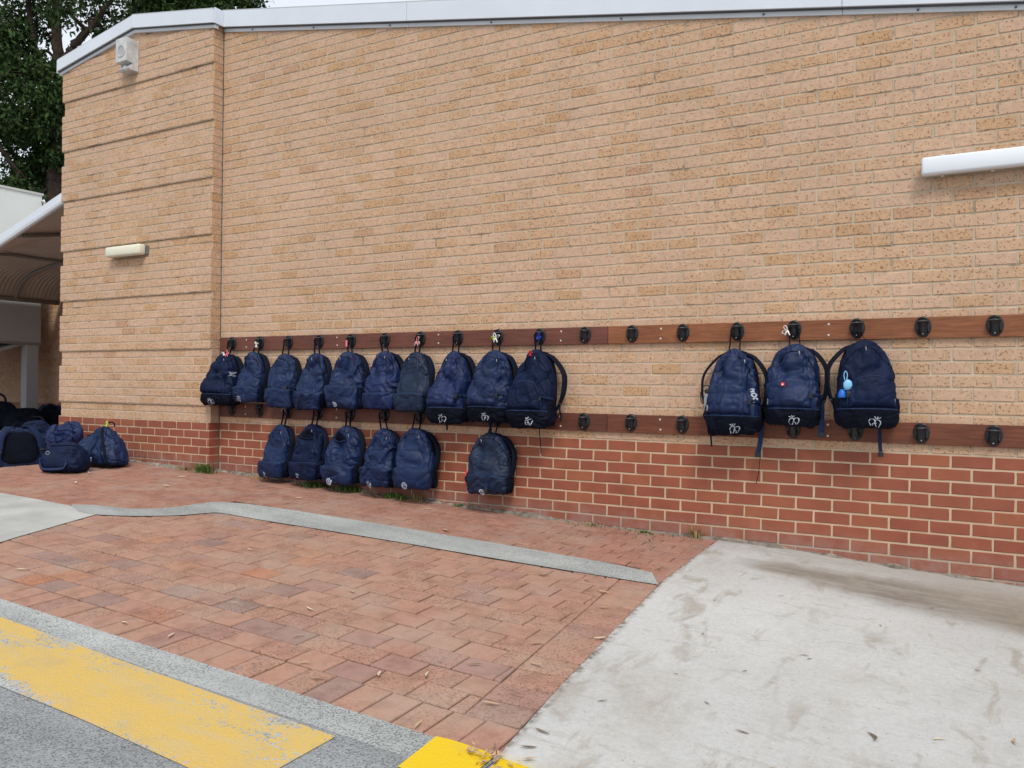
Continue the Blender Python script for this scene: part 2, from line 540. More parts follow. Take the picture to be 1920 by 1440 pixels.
M_['redtag'] = plain('red_tag', (.62, .03, .04), .6, .3, .1, 40)
M_['bluetag'] = plain('blue_ribbon', (.015, .06, .50), .6, .3, .1, 40)
M_['paleblue'] = plain('pale_blue_plastic', (.22, .50, .78), .4, .4, .06, 20)
M_['midblue'] = plain('mid_blue_plastic', (.01, .13, .55), .4, .4, .06, 20)
M_['lime'] = plain('lime_ribbon', (.50, .72, .08), .6, .3, .1, 40)
M_['lampw'] = plain('opal_diffuser', (.80, .84, .90), .32, .45, .02, 3)
M_['lampc'] = plain('aged_cream_diffuser', (.74, .72, .58), .4, .4, .05, 6)
M_['sirenbox'] = plain('weathered_white_metal', (.56, .57, .57), .5, .4, .22, 14)
M_['sirendk2'] = plain('horn_grey', (.40, .42, .42), .55, .4, .1, 20)
M_['sirendk'] = plain('siren_grey', (.16, .17, .17), .55, .4, .2, 20)
M_['panelw'] = plain('white_cladding', (.66, .70, .70), .5, .35, .06, .8)
M_['panelg'] = plain('grey_cladding', (.43, .47, .495), .5, .35, .06, .8)
M_['awn'] = plain('corrugated_steel', (.48, .45, .40), .6, .3, .10, 1.2)
M_['tubew'] = plain('painted_steel_tube', (.52, .53, .53), .5, .4, .05, 3)
M_['tubeg'] = plain('grey_steel_tube', (.30, .30, .29), .5, .4, .05, 3)
M_['bark'] = plain('dark_bark', (.050, .036, .028), .9, .1, .45, 6, .8, 14)
M_['grass'] = plain('weed_green', (.085, .155, .03), .7, .2, .35, 30)
M_['drygrass'] = plain('dry_weed', (.30, .22, .11), .8, .1, .3, 30)
M_['leafdry'] = plain('dry_leaf', (.46, .32, .20), .7, .2, .3, 25)
M_['leafdk'] = plain('dark_dry_leaf', (.16, .12, .085), .7, .2, .3, 25)
M_['leafpale'] = plain('pale_dry_leaf', (.60, .49, .36), .7, .2, .2, 25)

def foliage(name, c1, c2):
    a = NT(name, .65, .14)
    r = a.island()
    a.color(a.ramp(r, [(0, c1), (.7, c2), (1, tuple(1.5 * q for q in c2))]))
    return a.m
M_['fol1'] = foliage('gum_foliage', (.016, .034, .010), (.034, .066, .018))
M_['fol2'] = foliage('gum_foliage_light', (.020, .042, .011), (.046, .088, .022))

# ------------------------------------------------------------------ ground
def gz(x, y):
    y = max(y, -9.0)
    z = -.525 - .0388 * min(max(x, -2.2), 12) + .045 * min(y, 0)
    return z + .03 * math.exp(-((x - 5.5) / .8) ** 2) * math.exp(-(y / 1.2) ** 2)

def gnormal(x, y):
    e = .05
    return Vector((-(gz(x + e, y) - gz(x - e, y)) / (2 * e), -(gz(x, y + e) - gz(x, y - e)) / (2 * e), 1)).normalized()

def sheet(name, xs, ys, dz, mat, xfun=None):
    """grid following the ground; xfun(y) gives the left border"""
    V, F = [], []
    for y in ys:
        a = xfun(y) if xfun else xs[0]
        for x in xs:
            X = a + (x - xs[0]) * (xs[-1] - a) / (xs[-1] - xs[0])
            V.append((X, y, gz(X, y) + dz))
    n = len(xs)
    for j in range(len(ys) - 1):
        for i in range(n - 1):
            F.append((j * n + i, j * n + i + 1, (j + 1) * n + i + 1, (j + 1) * n + i))
    o = link(name, mk_mesh(name, V, F, mat))
    return tag(o, kind='structure')

def lin(a, b, n): return [a + (b - a) * i / (n - 1) for i in range(n)]

tag(link('ground', mk_mesh('ground', [(-400, -400, -1.62), (400, -400, -1.62), (400, 400, -1.62), (-400, 400, -1.62)], [(0, 1, 2, 3)], M_['earth'])), kind='structure')
sheet('paving_bed', lin(-16, 9, 126), lin(-3.7, 4.2, 60), -.016, M_['sand'])
SLABE = [(.6, 5.19), (0.011, 5.223), (-.597, 5.217), (-1.235, 5.223), (-2.15, 5.3), (-2.897, 5.376), (-3.491, 5.449), (-3.9, 5.50)]
def slab_edge(y):
    return slab_edge0(y) + .007 * (float(vnoise(np.array([y * 9.0, 3.3, 1.7]), 5)) - .5) + .006 * (float(vnoise(np.array([y * 37.0, 1.3, 4.7]), 6)) - .5)
def slab_edge0(y):
    for (y0, x0), (y1, x1) in zip(SLABE, SLABE[1:]):
        if y0 >= y >= y1: return x0 + (x1 - x0) * (y - y0) / (y1 - y0)
    return SLABE[-1][1]
sheet('concrete_slab', lin(0, 12, 60), lin(-3.56, 0.03, 240), .005, M_['slab'], slab_edge)
sheet('road', lin(-14, 14, 120), lin(-14, -3.70, 40), .0054, M_['road'])
sheet('kerb', lin(-14, 5.462, 90), lin(-3.715, -3.545, 5), .006, M_['kerb'])
sheet('kerb_by_slab', lin(5.466, 14, 30), lin(-3.715, -3.562, 5), .006, M_['kerb'])

def linear(P, n):
    P = np.array(P, float)
    q = np.linspace(0, len(P) - 1, n)
    return [np.array([np.interp(s_, range(len(P)), P[:, k]) for k in (0, 1)]) for s_ in q]
def sheet_between(name, A, B, dz, mat, n=80, m=8, kind='structure'):
    f = curve if name == 'concrete_strip' else linear
    a, b = f(A, n), f(B, n)
    V, F = [], []
    for p, q in zip(a, b):
        for k in range(m):
            x, y = p + (q - p) * k / (m - 1)
            V.append((x, y, gz(x, y) + dz))
    for i in range(n - 1):
        for k in range(m - 1):
            F.append((i * m + k, i * m + k + 1, (i + 1) * m + k + 1, (i + 1) * m + k))
    me = mk_mesh(name, V, F, mat)
    if me.polygons[0].normal.z < 0: me.flip_normals()
    return tag(link(name, me), kind=kind)

sheet_between('concrete_strip',
    [(.30, -1.90), (.47, -1.80), (.842, -1.703), (1.046, -1.501), (1.112, -1.206), (1.219, -1.098), (1.641, -1.011), (2.764, -.969), (3.747, -.961), (4.611, -.992), (5.10, -1.066)],
    [(.60, -2.02), (.806, -2.007), (1.087, -1.876), (1.334, -1.673), (1.44, -1.50), (1.55, -1.405), (2.047, -1.394), (3.072, -1.341), (3.974, -1.319), (4.755, -1.30), (5.222, -1.288)], .007, M_['strip'])
sheet_between('concrete_apron',
    [(-9, -1.95), (-.662, -1.957), (-.098, -1.928), (.466, -1.926), (.795, -1.991)],
    [(-9, -3.54), (-.6, -3.54), (.3, -3.54), (1.0, -3.2), (1.02, -2.70)], .005, M_['slab2'], 60, 14)
# second triangle of the apron down to the kerb
sheet_between('concrete_apron_edge', [(.80, -1.992), (.926, -2.464), (1.089, -2.893), (1.34, -3.545)], [(.2, -2.2), (.2, -2.6), (.2, -3.0), (.2, -3.545)], .0053, M_['slab2'], 40, 8)
# painted markings
sheet_between('yellow_road_line', [(-6, -3.70), (2.59, -3.705), (3.5, -3.722), (4.225, -3.733), (4.886, -3.739)],
              [(-6, -4.15), (2.6, -4.152), (3.45, -4.154), (3.98, -4.150), (4.872, -4.178)], .0088, M_['yline'], 60, 10)
sheet_between('yellow_kerb_paint', [(5.195, -3.545), (5.257, -3.537), (5.33, -3.537), (5.40, -3.540), (5.452, -3.552)],
              [(5.21, -3.79), (5.28, -3.80), (5.34, -3.80), (5.40, -3.80), (5.45, -3.80)], .0115, M_['ykerb'], 24, 8)
sheet_between('yellow_slab_paint', [(5.478, -3.552), (5.6, -3.555), (6.0, -3.562), (6.6, -3.565)],
              [(5.48, -3.72), (5.6, -3.72), (6.0, -3.72), (6.6, -3.72)], .0115, M_['ykerb'], 24, 6)

# ------------------------------------------------------------------ pavers
def clip(poly, a, b, c):
    """keep a*x+b*y>=c"""
    out = []
    for i, p in enumerate(poly):
        q = poly[(i + 1) % len(poly)]
        dp, dq = a * p[0] + b * p[1] - c, a * q[0] + b * q[1] - c
        if dp >= 0: out.append(p)
        if dp * dq < 0:
            t = dp / (dp - dq)
            out.append((p[0] + (q[0] - p[0]) * t, p[1] + (q[1] - p[1]) * t))
    return out

def paver_geom(poly, z=0.0, jit=.0015, R=random):
    n = len(poly)
    cx, cy = sum(p[0] for p in poly) / n, sum(p[1] for p in poly) / n
    V = []
    P = [(x + R.uniform(-jit, jit), y + R.uniform(-jit, jit)) for x, y in poly]
    for ins, zz in ((0, -.035), (0, -.0060), (.0035, -.0012), (.010, 0)):
        for x, y in P:
            d = math.hypot(x - cx, y - cy)
            k = max(0, 1 - ins * 1.35 / max(d, .02))
            V.append((cx + (x - cx) * k, cy + (y - cy) * k, z + zz))
    F = []
    for l in range(3):
        for i in range(n):
            j = (i + 1) % n
            F.append((l * n + i, l * n + j, (l + 1) * n + j, (l + 1) * n + i))
    F.append(tuple(range(3 * n, 4 * n)))
    return V, F

def rect(L, Wd):
    L, Wd = L - .0038, Wd - .0038
    return [(-L / 2, -Wd / 2), (L / 2, -Wd / 2), (L / 2, Wd / 2), (-L / 2, Wd / 2)]
PROTO = {}
def paver_mesh(L, Wd, mat, k):
    key = (round(L, 3), round(Wd, 3), mat.name, k)
    if key not in PROTO:
        R = random.Random(hash((L, Wd, k)) & 0xffff)
        V, F = paver_geom(rect(L, Wd), 0, .0016, R)
        PROTO[key] = mk_mesh('paver', V, F, mat)
    return PROTO[key]

pave_front = tag(empty('pavement', (3, -2.4, gz(3, -2.4))), kind='structure')
pave_rear = tag(empty('footpath', (2, -.5, gz(2, -.5))), kind='structure')

def lay(parent, items, mat, matj, limit=300):
    """items: (poly in world xy, is_full, (cx,cy,rot,L,W)); nearest full ones become objects"""
    R = random.Random(5)
    def seen(c):
        v = Vector((c[0], c[1], gz(*c))) - CAM
        d = v.dot(CF)
        if d < .5: return 0
        u, w = v.dot(CX) / d * 1553, v.dot(CD) / d * 1553
        return 1 / d if abs(u) < 985 and abs(w) < 745 else 0
    sc = sorted(range(len(items)), key=lambda i: -(seen(items[i][2][:2]) if items[i][1] else 0))
    own = set(i for i in sc[:limit] if items[i][1] and seen(items[i][2][:2]) > 0)
    mb = MB()
    for i, (poly, full, (cx, cy, rot, L, Wd)) in enumerate(items):
        dz = R.uniform(-.0022, .0022)
        if i in own:
            me = paver_mesh(L, Wd, mat, R.randrange(6))
            o = bpy.data.objects.new('paver', me)
            COL.objects.link(o)
            o.parent = parent
            n = (gnormal(cx, cy) + Vector((R.uniform(-.008, .008), R.uniform(-.008, .008), 0))).normalized()
            xa = Vector((math.cos(rot), math.sin(rot), 0)); xa = (xa - n * xa.dot(n)).normalized()
            ya = n.cross(xa)
            m = Matrix((xa, ya, n)).transposed().to_4x4()
            m.translation = Vector((cx, cy, gz(cx, cy) + dz)) - parent.location
            o.matrix_local = m
        else:
            V, F = paver_geom(poly, 0, .0012, R)
            mb.add([(x, y, z + gz(x, y) + dz) for x, y, z in V], F)
    if mb.V:
        o = mb.obj('pavers_beyond', matj, parent)
        o.location = -parent.location
        tag(o, kind='stuff')

def rotrect(cx, cy, rot, L, Wd):
    c, s = math.cos(rot), math.sin(rot)
    return [(cx + c * x - s * y, cy + s * x + c * y) for x, y in rect(L, Wd)]

def place_front():
    items = []
    # header course along the kerb, long side across
    x = -.2
    R = random.Random(3)
    while x < 5.46:
        w = .152
        cx, cy = x + w / 2, -3.545 + .117
        if cx > 1.15: items.append((rotrect(cx, cy, 0, w - .005, .226), True, (cx, cy, 0, w - .005, .226)))
        x += w
    # header course along the slab edge
    y = -3.30
    A = (5.452 - .012, -3.50); B = (5.216, -1.20)
    dx, dy = (5.232 - 5.425), (-1.29 + 3.30)
    L = math.hypot(dx, dy); ux, uy = dx / L, dy / L
    s = .0
    rot = math.atan2(uy, ux) - math.pi / 2
    while s < L + .2:
        w = .172
        cx = 5.415 + ux * (s + w / 2) - .135 * math.cos(rot) + .008
        cy = -3.30 + uy * (s + w / 2) - .135 * math.sin(rot)
        items.append((rotrect(cx, cy, rot, .246, w - .005), True, (cx, cy, rot, .246, w - .005)))
        s += w
    # field in running bond
    rowh, bl = .1665, .2225
    j = 0
    yy = -3.312
    bx, by = 5.415 - .254, -3.30
    while yy < -.9:
        off = (bl / 2 if j % 2 else 0) + R.uniform(-.014, .014)
        x = .2 + off
        while x < 5.6:
            cx, cy = x + bl / 2, yy + rowh / 2
            P = rotrect(cx, cy, 0, bl - .005, rowh - .005)
            a, b = -uy, ux
            c = a * bx + b * by
            Q = clip(P, a, b, c)
            keep = cx > .55 and cy < -1.17 - (0 if cx > 1.5 else (1.5 - cx) * .45)
            if len(Q) > 2 and keep:
                ar = abs(sum(Q[i][0] * Q[(i + 1) % len(Q)][1] - Q[(i + 1) % len(Q)][0] * Q[i][1] for i in range(len(Q)))) / 2
                if ar > .0012:
                    items.append((Q, len(Q) == 4 and ar > .99 * (bl - .0088) * (rowh - .0088), (cx, cy, 0, bl - .005, rowh - .005)))
            x += bl
        yy += rowh
        j += 1
    lay(pave_front, items, M_['pav'], M_['pavj'])

def place_rear():
    items = []
    R = random.Random(4)
    bl, rowh = .222, .1125
    j = 0
    yy = -1.98
    while yy < 3.3:
        off = (bl / 2 if j % 2 else 0) + R.uniform(-.01, .01)
        x = -13 + off
        while x < 5.5:
            cx, cy = x + bl / 2, yy + rowh / 2
            ok = cx < 5.30
            if cy < -1.02 and cx > 1.25 and not (cx > 4.95 and cy > -1.30): ok = False
            if cy < -1.55 and cx > .95: ok = False
            if cy < -1.74 and cx > .55: ok = False
            if cy > .02 and cx > -2.75: ok = False
            if cx < -5 and cy < -.2: ok = ok and R.random() < 1
            if ok:
                P = rotrect(cx, cy, 0, bl - .004, rowh - .004)
                if cx > 5.0: P = clip(P, -1, -.02, -(slab_edge(cy) - .004) - .02 * cy)
                if len(P) > 2: items.append((P, len(P) == 4 and cx < 5.05, (cx, cy, 0, bl - .004, rowh - .004)))
            x += bl
        yy += rowh
        j += 1
    lay(pave_rear, items, M_['pvr'], M_['pvrj'])

place_front()
place_rear()

# ------------------------------------------------------------------ brick building
BL, BH = .24, .086
XC = -.1405            # inner corner between gable wall and pier
PL = -2.815            # left end of the pier
XR = 10.0
def zroof(x):
    if x >= XC: return 4.142 - .1863 * (x - XC)
    return 4.353 - .163 * abs(x + 1.445)

def brick_variant(L, H, D, R):
    """front grid with ragged arrises; front face at y=0 looking to -y"""
    nx, nz = 5, 3
    V, F = [], []
    xs = [-L / 2 + L * i / (nx - 1) for i in range(nx)]
    zs = [-H / 2 + H * k / (nz - 1) for k in range(nz)]
    def ring(ins, y, j):
        r = []
        for i in range(nx - 1): r.append((xs[i], zs[0]))
        for k in range(nz - 1): r.append((xs[-1], zs[k]))
        for i in range(nx - 1): r.append((xs[-1 - i], zs[-1]))
        for k in range(nz - 1): r.append((xs[0], zs[-1 - k]))
        out = []
        for x, z in r:
            x2 = x * (1 - ins * 2 / L) + R.uniform(-j, j)
            z2 = z * (1 - ins * 2 / H) + R.uniform(-j, j)
            out.append((x2, y, z2))
        return out
    rings = [ring(0, D, 0), ring(0, .0050, .0018), ring(.0034, .0004, .0016)]
    n = len(rings[0])
    for r in rings: V += r
    for l in range(2):
        for i in range(n):
            j = (i + 1) % n
            F.append((l * n + i, l * n + j, (l + 1) * n + j, (l + 1) * n + i))
    F.append(tuple(range(2 * n, 3 * n)))
    return V, F

RB = random.Random(11)
VAR = [brick_variant(BL - .0125, BH - .0120, .06, RB) for _ in range(8)]
VMESH = {}
for nm in ('cream', 'red'):
    VMESH[nm] = []
    for V, F in VAR:
        me = MB().add(V, F).mesh(nm + '_brick', M_[nm])
        VMESH[nm].append(me)

building = empty('brick_building', (2.5, 0, gz(2.5, 0)))
tag(building, 'cream brick gable-end building with red brick base and white fascia', 'building')
BO = building.location.copy()
def bchild(o):
    o.parent = building
    o.location = Vector(o.location) - BO
    return o

def course_bricks(x0, x1, k, shift=0.0):
    off = (.12 if k % 2 == 0 else 0.0) + shift
    i = math.floor((x0 - off) / BL) - 1
    out = []
    while off + i * BL < x1:
        a, b = off + i * BL + .00525, off + (i + 1) * BL - .00525
        full = a >= x0 - 1e-6 and b <= x1 + 1e-6
        a, b = max(a, x0), min(b, x1)
        if b - a > .02: out.append((a, b, full))
        i += 1
    return out

cand = {'cream': [], 'red': []}
joined = {'cream': MB(), 'red': MB()}
def join_brick(kind, a, b, k, yface, depth=.06, sidefull=False):
    L = b - a
    V, F = brick_variant(L - .002, BH - .0120, depth, RB)
    cx, cz = (a + b) / 2, (k + .5) * BH
    dy = RB.uniform(-.0012, .0012)
    ry = RB.uniform(-.003, .003) * min(1, .24 / L)
    joined[kind].add([(cx + x, yface + dy + y, cz + z + ry * x) for x, y, z in V], F)

for k in range(-11, 53):
    kind = 'cream' if k >= 0 else 'red'
    for a, b, full in course_bricks(XC + .004, XR, k):
        zt = (k + 1) * BH
        if k * BH > zroof(min(a, b)) - .01: continue
        if zt > zroof(b) + .10: continue
        if (k + 1) * BH < gz((a + b) / 2, 0) - .03: continue
        if full and b < 7.25:
            d = (Vector(((a + b) / 2, 0, (k + .5) * BH)) - CAM).dot(CF)
            cand[kind].append((d, a, b, k))
        else:
            join_brick(kind, a, b, k, 0.0)
    # pier courses
    c = k % 7
    rec = k >= 0 and c < 2
    yf = -.115 if rec else -.132
    xl, xr = (PL + .024, XC - .001) if rec else (PL, XC)
    xr = XC + (-.0 if rec else .0)
    for a, b, full in course_bricks(xl, xr, k, shift=.06):
        if k * BH > min(zroof(a - .001), zroof(b - .001)) - .01 and k * BH > zroof((a + b) / 2) - .02: continue
        if (k + 1) * BH > zroof((a + b) / 2) + .11: continue
        if (k + 1) * BH < gz((a + b) / 2, 0) - .03: continue
        join_brick(kind, a, b, k, yf, depth=.132 + yf + .105 if b < xr - .01 else (-yf))

for kind in ('cream', 'red'):
    L = sorted(cand[kind])
    for n, (d, a, b, k) in enumerate(L):
        if n < 300:
            o = bpy.data.objects.new(kind + '_brick', VMESH[kind][RB.randrange(8)])
            COL.objects.link(o)
            o.parent = building
            o.location = Vector(((a + b) / 2 + RB.uniform(-.001, .001), RB.uniform(-.0012, .0012), (k + .5) * BH)) - BO
            o.rotation_euler = (RB.uniform(-.008, .008), RB.uniform(-.003, .003) + (math.pi if RB.random() < .5 else 0), 0)
        else:
            join_brick(kind, a, b, k, 0.0)
    o = joined[kind].obj(kind + '_brickwork', M_[kind + 'j'])
    bchild(o)
    tag(o, kind='stuff')

# mortar body of wall and pier
mb = MB()
mb.prism([(XC - .02, -1.2), (XR, -1.2), (XR, zroof(XR) + .10), (XC - .02, zroof(XC) + .10)], 'y', .0048, .22)
bchild(mb.obj('wall_core', M_['mortar']))
mb = MB()
zs = []
for k in range(-11, 52):
    rec = k >= 0 and k % 7 < 2
    yf = -.115 if rec else -.132
    xl = PL + (.024 if rec else 0)
    z0, z1 = k * BH, (k + 1) * BH
    if z0 > 4.35: break
    xa, xb = xl + .004, XC - .0045
    zc = z1
    if z1 > 4.08:
        hw = max(0.0, (4.353 + .06 - z1) / .163)
        xa, xb = max(xa, -1.445 - hw), min(xb, -1.445 + hw)
        if xb - xa < .1: break
    mb.box(xa, xb, yf + .0048, .05, z0, z1)
bchild(mb.obj('pier_core', M_['mortar']))
# far side walls of the building, out of the photo
bchild(MB().box(PL + .03, PL + .25, .22, 9, -1.2, 4.0).obj('side_wall', M_['creamj']))
bchild(MB().box(PL + .25, XC, .05, .2, -1.2, 4.08).obj('pier_backing', M_['mortar']))

# fascia: folded metal capping, shadow line and flashing, per straight run
def fascia_run(x0, x1, yf, ends, h=.185):
    def run(za, zb, y0, y1, name, mat):
        bchild(MB().prism([(x0, zroof0(x0) + za), (x1, zroof0(x1) + za), (x1, zroof0(x1) + zb), (x0, zroof0(x0) + zb)], 'y', y0, y1).obj(name, mat))
    if x0 >= XC - .01:
        zroof0 = lambda x: 4.142 - .1863 * (x - XC)
    elif x1 > -1.3:
        zroof0 = lambda x: 4.353 - .165 * (x + 1.445)
    else:
        zroof0 = lambda x: 4.353 + .163 * (x + 1.445)
    run(-.004, .030, yf - .012, yf + .03, 'flashing', M_['flash'])
    run(.030, .040, yf - .026, yf + .03, 'shadow_line', M_['shadowgap'])
    run(.040, h + .02, yf - .045, yf + .06, 'fascia', M_['fascia'])
    run(h + .0205, h + .034, yf - .040, yf + .30, 'capping', M_['roof'])
for a, b in ((XC + .02, 2.318), (2.322, 6.038), (6.042, XR)):
    fascia_run(a, b, 0.0, None)
fascia_run(-1.4435, XC + .035, -.132, None, .16)
fascia_run(PL - .045, -1.4465, -.132, None, .15)
# return of the fascia between pier and wall
zq = 4.353 - .165 * (XC + .035 + 1.445)
bchild(MB().box(XC + .0355, XC + .050, -.160, -.046, zq + .038, zq + .20).obj('fascia_return', M_['fascia']))
bchild(MB().box(PL - .062, PL - .0455, -.17, .3, 4.353 - .163 * 1.415 + .02, 4.353 - .163 * 1.415 + .17).obj('fascia_return', M_['fascia']))
bchild(MB().prism([(-1.445, 4.50), (XR, 2.40), (XR, 2.44), (-1.445, 4.54)], 'y', .31, 9).obj('roof', M_['roof']))
bchild(MB().prism([(PL - .05, 4.26), (-1.45, 4.50), (-1.45, 4.54), (PL - .05, 4.30)], 'y', .31, 9).obj('roof', M_['roof']))
for x in (.3, 1.15, 2.1, 3.2, 4.4, 5.5, 6.5, 7.05):
    bchild(MB().box(x, x + .013, -.022, -.0125, zroof(x) + .006, zroof(x) + .016).obj('rivet', M_['shadowgap']))
# thin dark strip down the inner corner
bchild(MB().box(XC - .0005, XC + .0035, -.004, .004, -.55, 4.13).obj('corner_strip', M_['shadowgap']))

def wall_fillet(x0, x1, yw, name):
    V, F = [], []
    n = int((x1 - x0) / .03)
    for i in range(n + 1):
        x = x0 + (x1 - x0) * i / n
        a = float(vnoise(np.array([x * 5, 1.1, 2.2]), 8)); c = float(vnoise(np.array([x * 23, 4.1, 2.2]), 9))
        hh = .002 + .030 * max(0, a - .3) + .012 * c
        dd = .006 + .075 * max(0, a - .25) * (.5 + c)
        g = gz(x, yw) + .004
        V += [(x, yw + .012, g + hh), (x, yw - dd * .35, g + hh * .75), (x, yw - dd * .8, g + hh * .25), (x, yw - dd, g - .012)]
    for i in range(n):
        for k in range(3): F.append((i * 4 + k, i * 4 + k + 1, (i + 1) * 4 + k + 1, (i + 1) * 4 + k))
    me = mk_mesh(name, V, F, M_['fillet'], True)
    bchild(link(name, me))
wall_fillet(XC, 9.5, 0.0, 'mortar_fillet')
wall_fillet(PL, XC, -.132, 'mortar_fillet')

# ------------------------------------------------------------------ timber rails, screws
def rail(x0, x1, z0, z1, mat, label, screws):
    t = empty('timber_rail', ((x0 + x1) / 2, -.012, z0))
    tag(t, label, 'rail', 'timber hook rails')
    mid = (x0 + x1) / 2
    MB().box(x0 - mid, x1 - mid, -.014, .010, 0, z1 - z0, .0025).obj('board', mat, t)
    for sx in screws:
        for zz in (.033, z1 - z0 - .03):
            s = MB()
            n = 10
            V = [(0, -.0172, 0)] + [(.0075 * math.cos(2 * math.pi * i / n), -.0145, .0075 * math.sin(2 * math.pi * i / n)) for i in range(n)]
            s.add(V, [(0, 1 + i, 1 + (i + 1) % n) for i in range(n)])
            s.obj('screw', M_['screw'], t, True, (sx - mid + random.uniform(-.004, .004), 0, zz))
    return t
SCR1 = [.283, 1.517, 2.70, 3.915]
SCR2 = [4.765, 5.975, 7.16]
rail(-.112, 4.324, .755, .893, M_['wood1'], 'dark brown timber rail, upper one, behind the left row of bags', SCR1)
rail(4.328, 8.7, .755, .893, M_['wood2'], 'warm brown timber rail, upper one on the right holding three bags', SCR2)
rail(-.112, 4.324, .062, .202, M_['wood3'], 'dark red-brown timber rail, lower one, just above red bricks on left', SCR1)
rail(4.328, 8.7, .062, .202, M_['wood4'], 'red-brown timber rail, lower one on the right with empty hooks', SCR2)

# ------------------------------------------------------------------ hooks
def egg(n, w, h):
    out = []
    for i in range(n):
        a = 2 * math.pi * i / n
        z = math.sin(a)
        k = 1 - .10 * z * z + .05 * z
        out.append((w / 2 * math.copysign(abs(math.cos(a)) ** .85, math.cos(a)) * k, h / 2 * z))
    return out
def make_hook():
    t = empty('coat_hook', (0, 0, 0))
    # plate with a rounded rim
    E0 = egg(28, .098, .136)
    V, F = [], []
    for sc, y in ((1.0, 0.0), (1.0, -.007), (.95, -.012), (.86, -.013)):
        V += [(x * sc, y, z * sc) for x, z in E0]
    n = 28
    for l in range(3):
        for i in range(n): F.append((l * n + i, l * n + (i + 1) % n, (l + 1) * n + (i + 1) % n, (l + 1) * n + i))
    F.append(tuple(range(3 * n, 4 * n)))
    MB().add(V, F).obj('plate', M_['hook'], t, True)
    # nose: scoop widening towards the open mouth at the top
    m = 14
    V, F = [], []
    prof = [(-.058, .010, .014), (-.045, .022, .026), (-.028, .027, .037), (-.008, .026, .042), (.012, .028, .050), (.026, .033, .062), (.033, .035, .066)]
    for z, hw, pr in prof:
        for i in range(m + 1):
            a = math.pi * i / m
            V.append((hw * math.cos(a), -.010 - (pr - .010) * math.sin(a) ** .8, z))
    for l in range(len(prof) - 1):
        for i in range(m):
            F.append((l * (m + 1) + i, l * (m + 1) + i + 1, (l + 1) * (m + 1) + i + 1, (l + 1) * (m + 1) + i))
    MB().add(V, F).obj('nose', M_['hook'], t, True)
    # mouth: raised lip and dark hollow
    lip = [(.0345 * math.cos(math.pi * i / 18), -.010 - .0565 * math.sin(math.pi * i / 18) ** .8, .034) for i in range(19)]
    lp = MB().tube(lip, .0045, 8).obj('mouth_lip', M_['hooklip'], t, True)
    V = [(0, -.012, .020)] + [(.031 * math.cos(math.pi * i / 14), -.010 - .050 * math.sin(math.pi * i / 14) ** .8, .024) for i in range(15)]
    MB().add(V, [(0, i, i + 1) for i in range(1, 15)]).obj('hollow', M_['hooklow'], t)
    # arch over the mouth
    arch = [(.030 * math.cos(math.pi * i / 12), -.014 - .010 * math.sin(math.pi * i / 12), .034 + .024 * math.sin(math.pi * i / 12)) for i in range(13)]
    MB().tube(arch, .0045, 8).obj('arch', M_['hook'], t, True)
    for s in (-1, 1):
        MB().tube([(s * .030, -.015, -.012), (s * .034, -.019, -.030), (s * .027, -.016, -.045)], [.003, .0055, .003], 8).obj('side_rib', M_['hook'], t, True)
    V = [(0, -.0335, -.047)] + [(.005 * math.cos(2 * math.pi * i / 10), -.0325 + .004 * math.sin(2 * math.pi * i / 10), -.047 + .005 * math.sin(2 * math.pi * i / 10)) for i in range(10)]
    MB().add(V, [(0, 1 + i, 1 + (i + 1) % 10) for i in range(10)]).obj('screw', M_['hookscrew'], t)
    return t

def copy_thing(o):
    c = o.copy()
    COL.objects.link(c)
    for ch in list(o.children):
        d = ch.copy()
        COL.objects.link(d)
        d.parent = c
    return c

ORD = ['first', 'second', 'third', 'fourth', 'fifth', 'sixth', 'seventh', 'eighth', 'ninth', 'tenth', 'eleventh', 'twelfth', 'thirteenth', 'fourteenth', 'fifteenth', 'sixteenth', 'seventeenth', 'eighteenth']
HX = [.086 + .4043 * i for i in range(18)]
ZU, ZL = .828, .138
BAGS_U = set(range(10)) | {13, 14, 15}
BAGS_L = {2, 3, 4, 5, 6, 8}
proto = make_hook()
first = True
for row, zz in (('upper', ZU), ('lower', ZL)):
    for i in range(18):
        h = proto if first else copy_thing(proto)
        first = False
        h.location = (HX[i] + random.uniform(-.004, .004), -.0262, zz + random.uniform(-.003, .003))
        h.rotation_euler = (0, random.uniform(-.04, .04), 0)
        has = i in (BAGS_U if row == 'upper' else BAGS_L)
        what = 'holding a backpack' if has else 'with nothing on it'
        tag(h, f'black plastic hook {what}, {ORD[i]} from the left on {row} rail', 'hook', 'hooks along the timber rails')

# ------------------------------------------------------------------ backpacks
PROF = np.array([(0, 0, .022), (.45, .40, .004), (.78, .72, .012), (.93, .90, .055), (1.0, 1.0, .15), (1.0, 1.0, .28), (.985, .90, .42), (.94, .76, .56), (.85, .60, .70), (.70, .46, .82), (.51, .35, .91), (.33, .25, .968), (.16, .15, .992), (0, 0, 1.0)], float)
_S = np.linspace(0, 1, len(PROF))
_d = np.array(curve(PROF, 400))
_arc = np.concatenate([[0], np.cumsum(np.linalg.norm(np.diff(_d * [.05, .02, 1], axis=0), axis=1))])
_arc /= _arc[-1]
def prof(t):
    t = np.clip(t, 0, 1)
    return [np.interp(t, _arc, _d[:, k]) for k in range(3)]

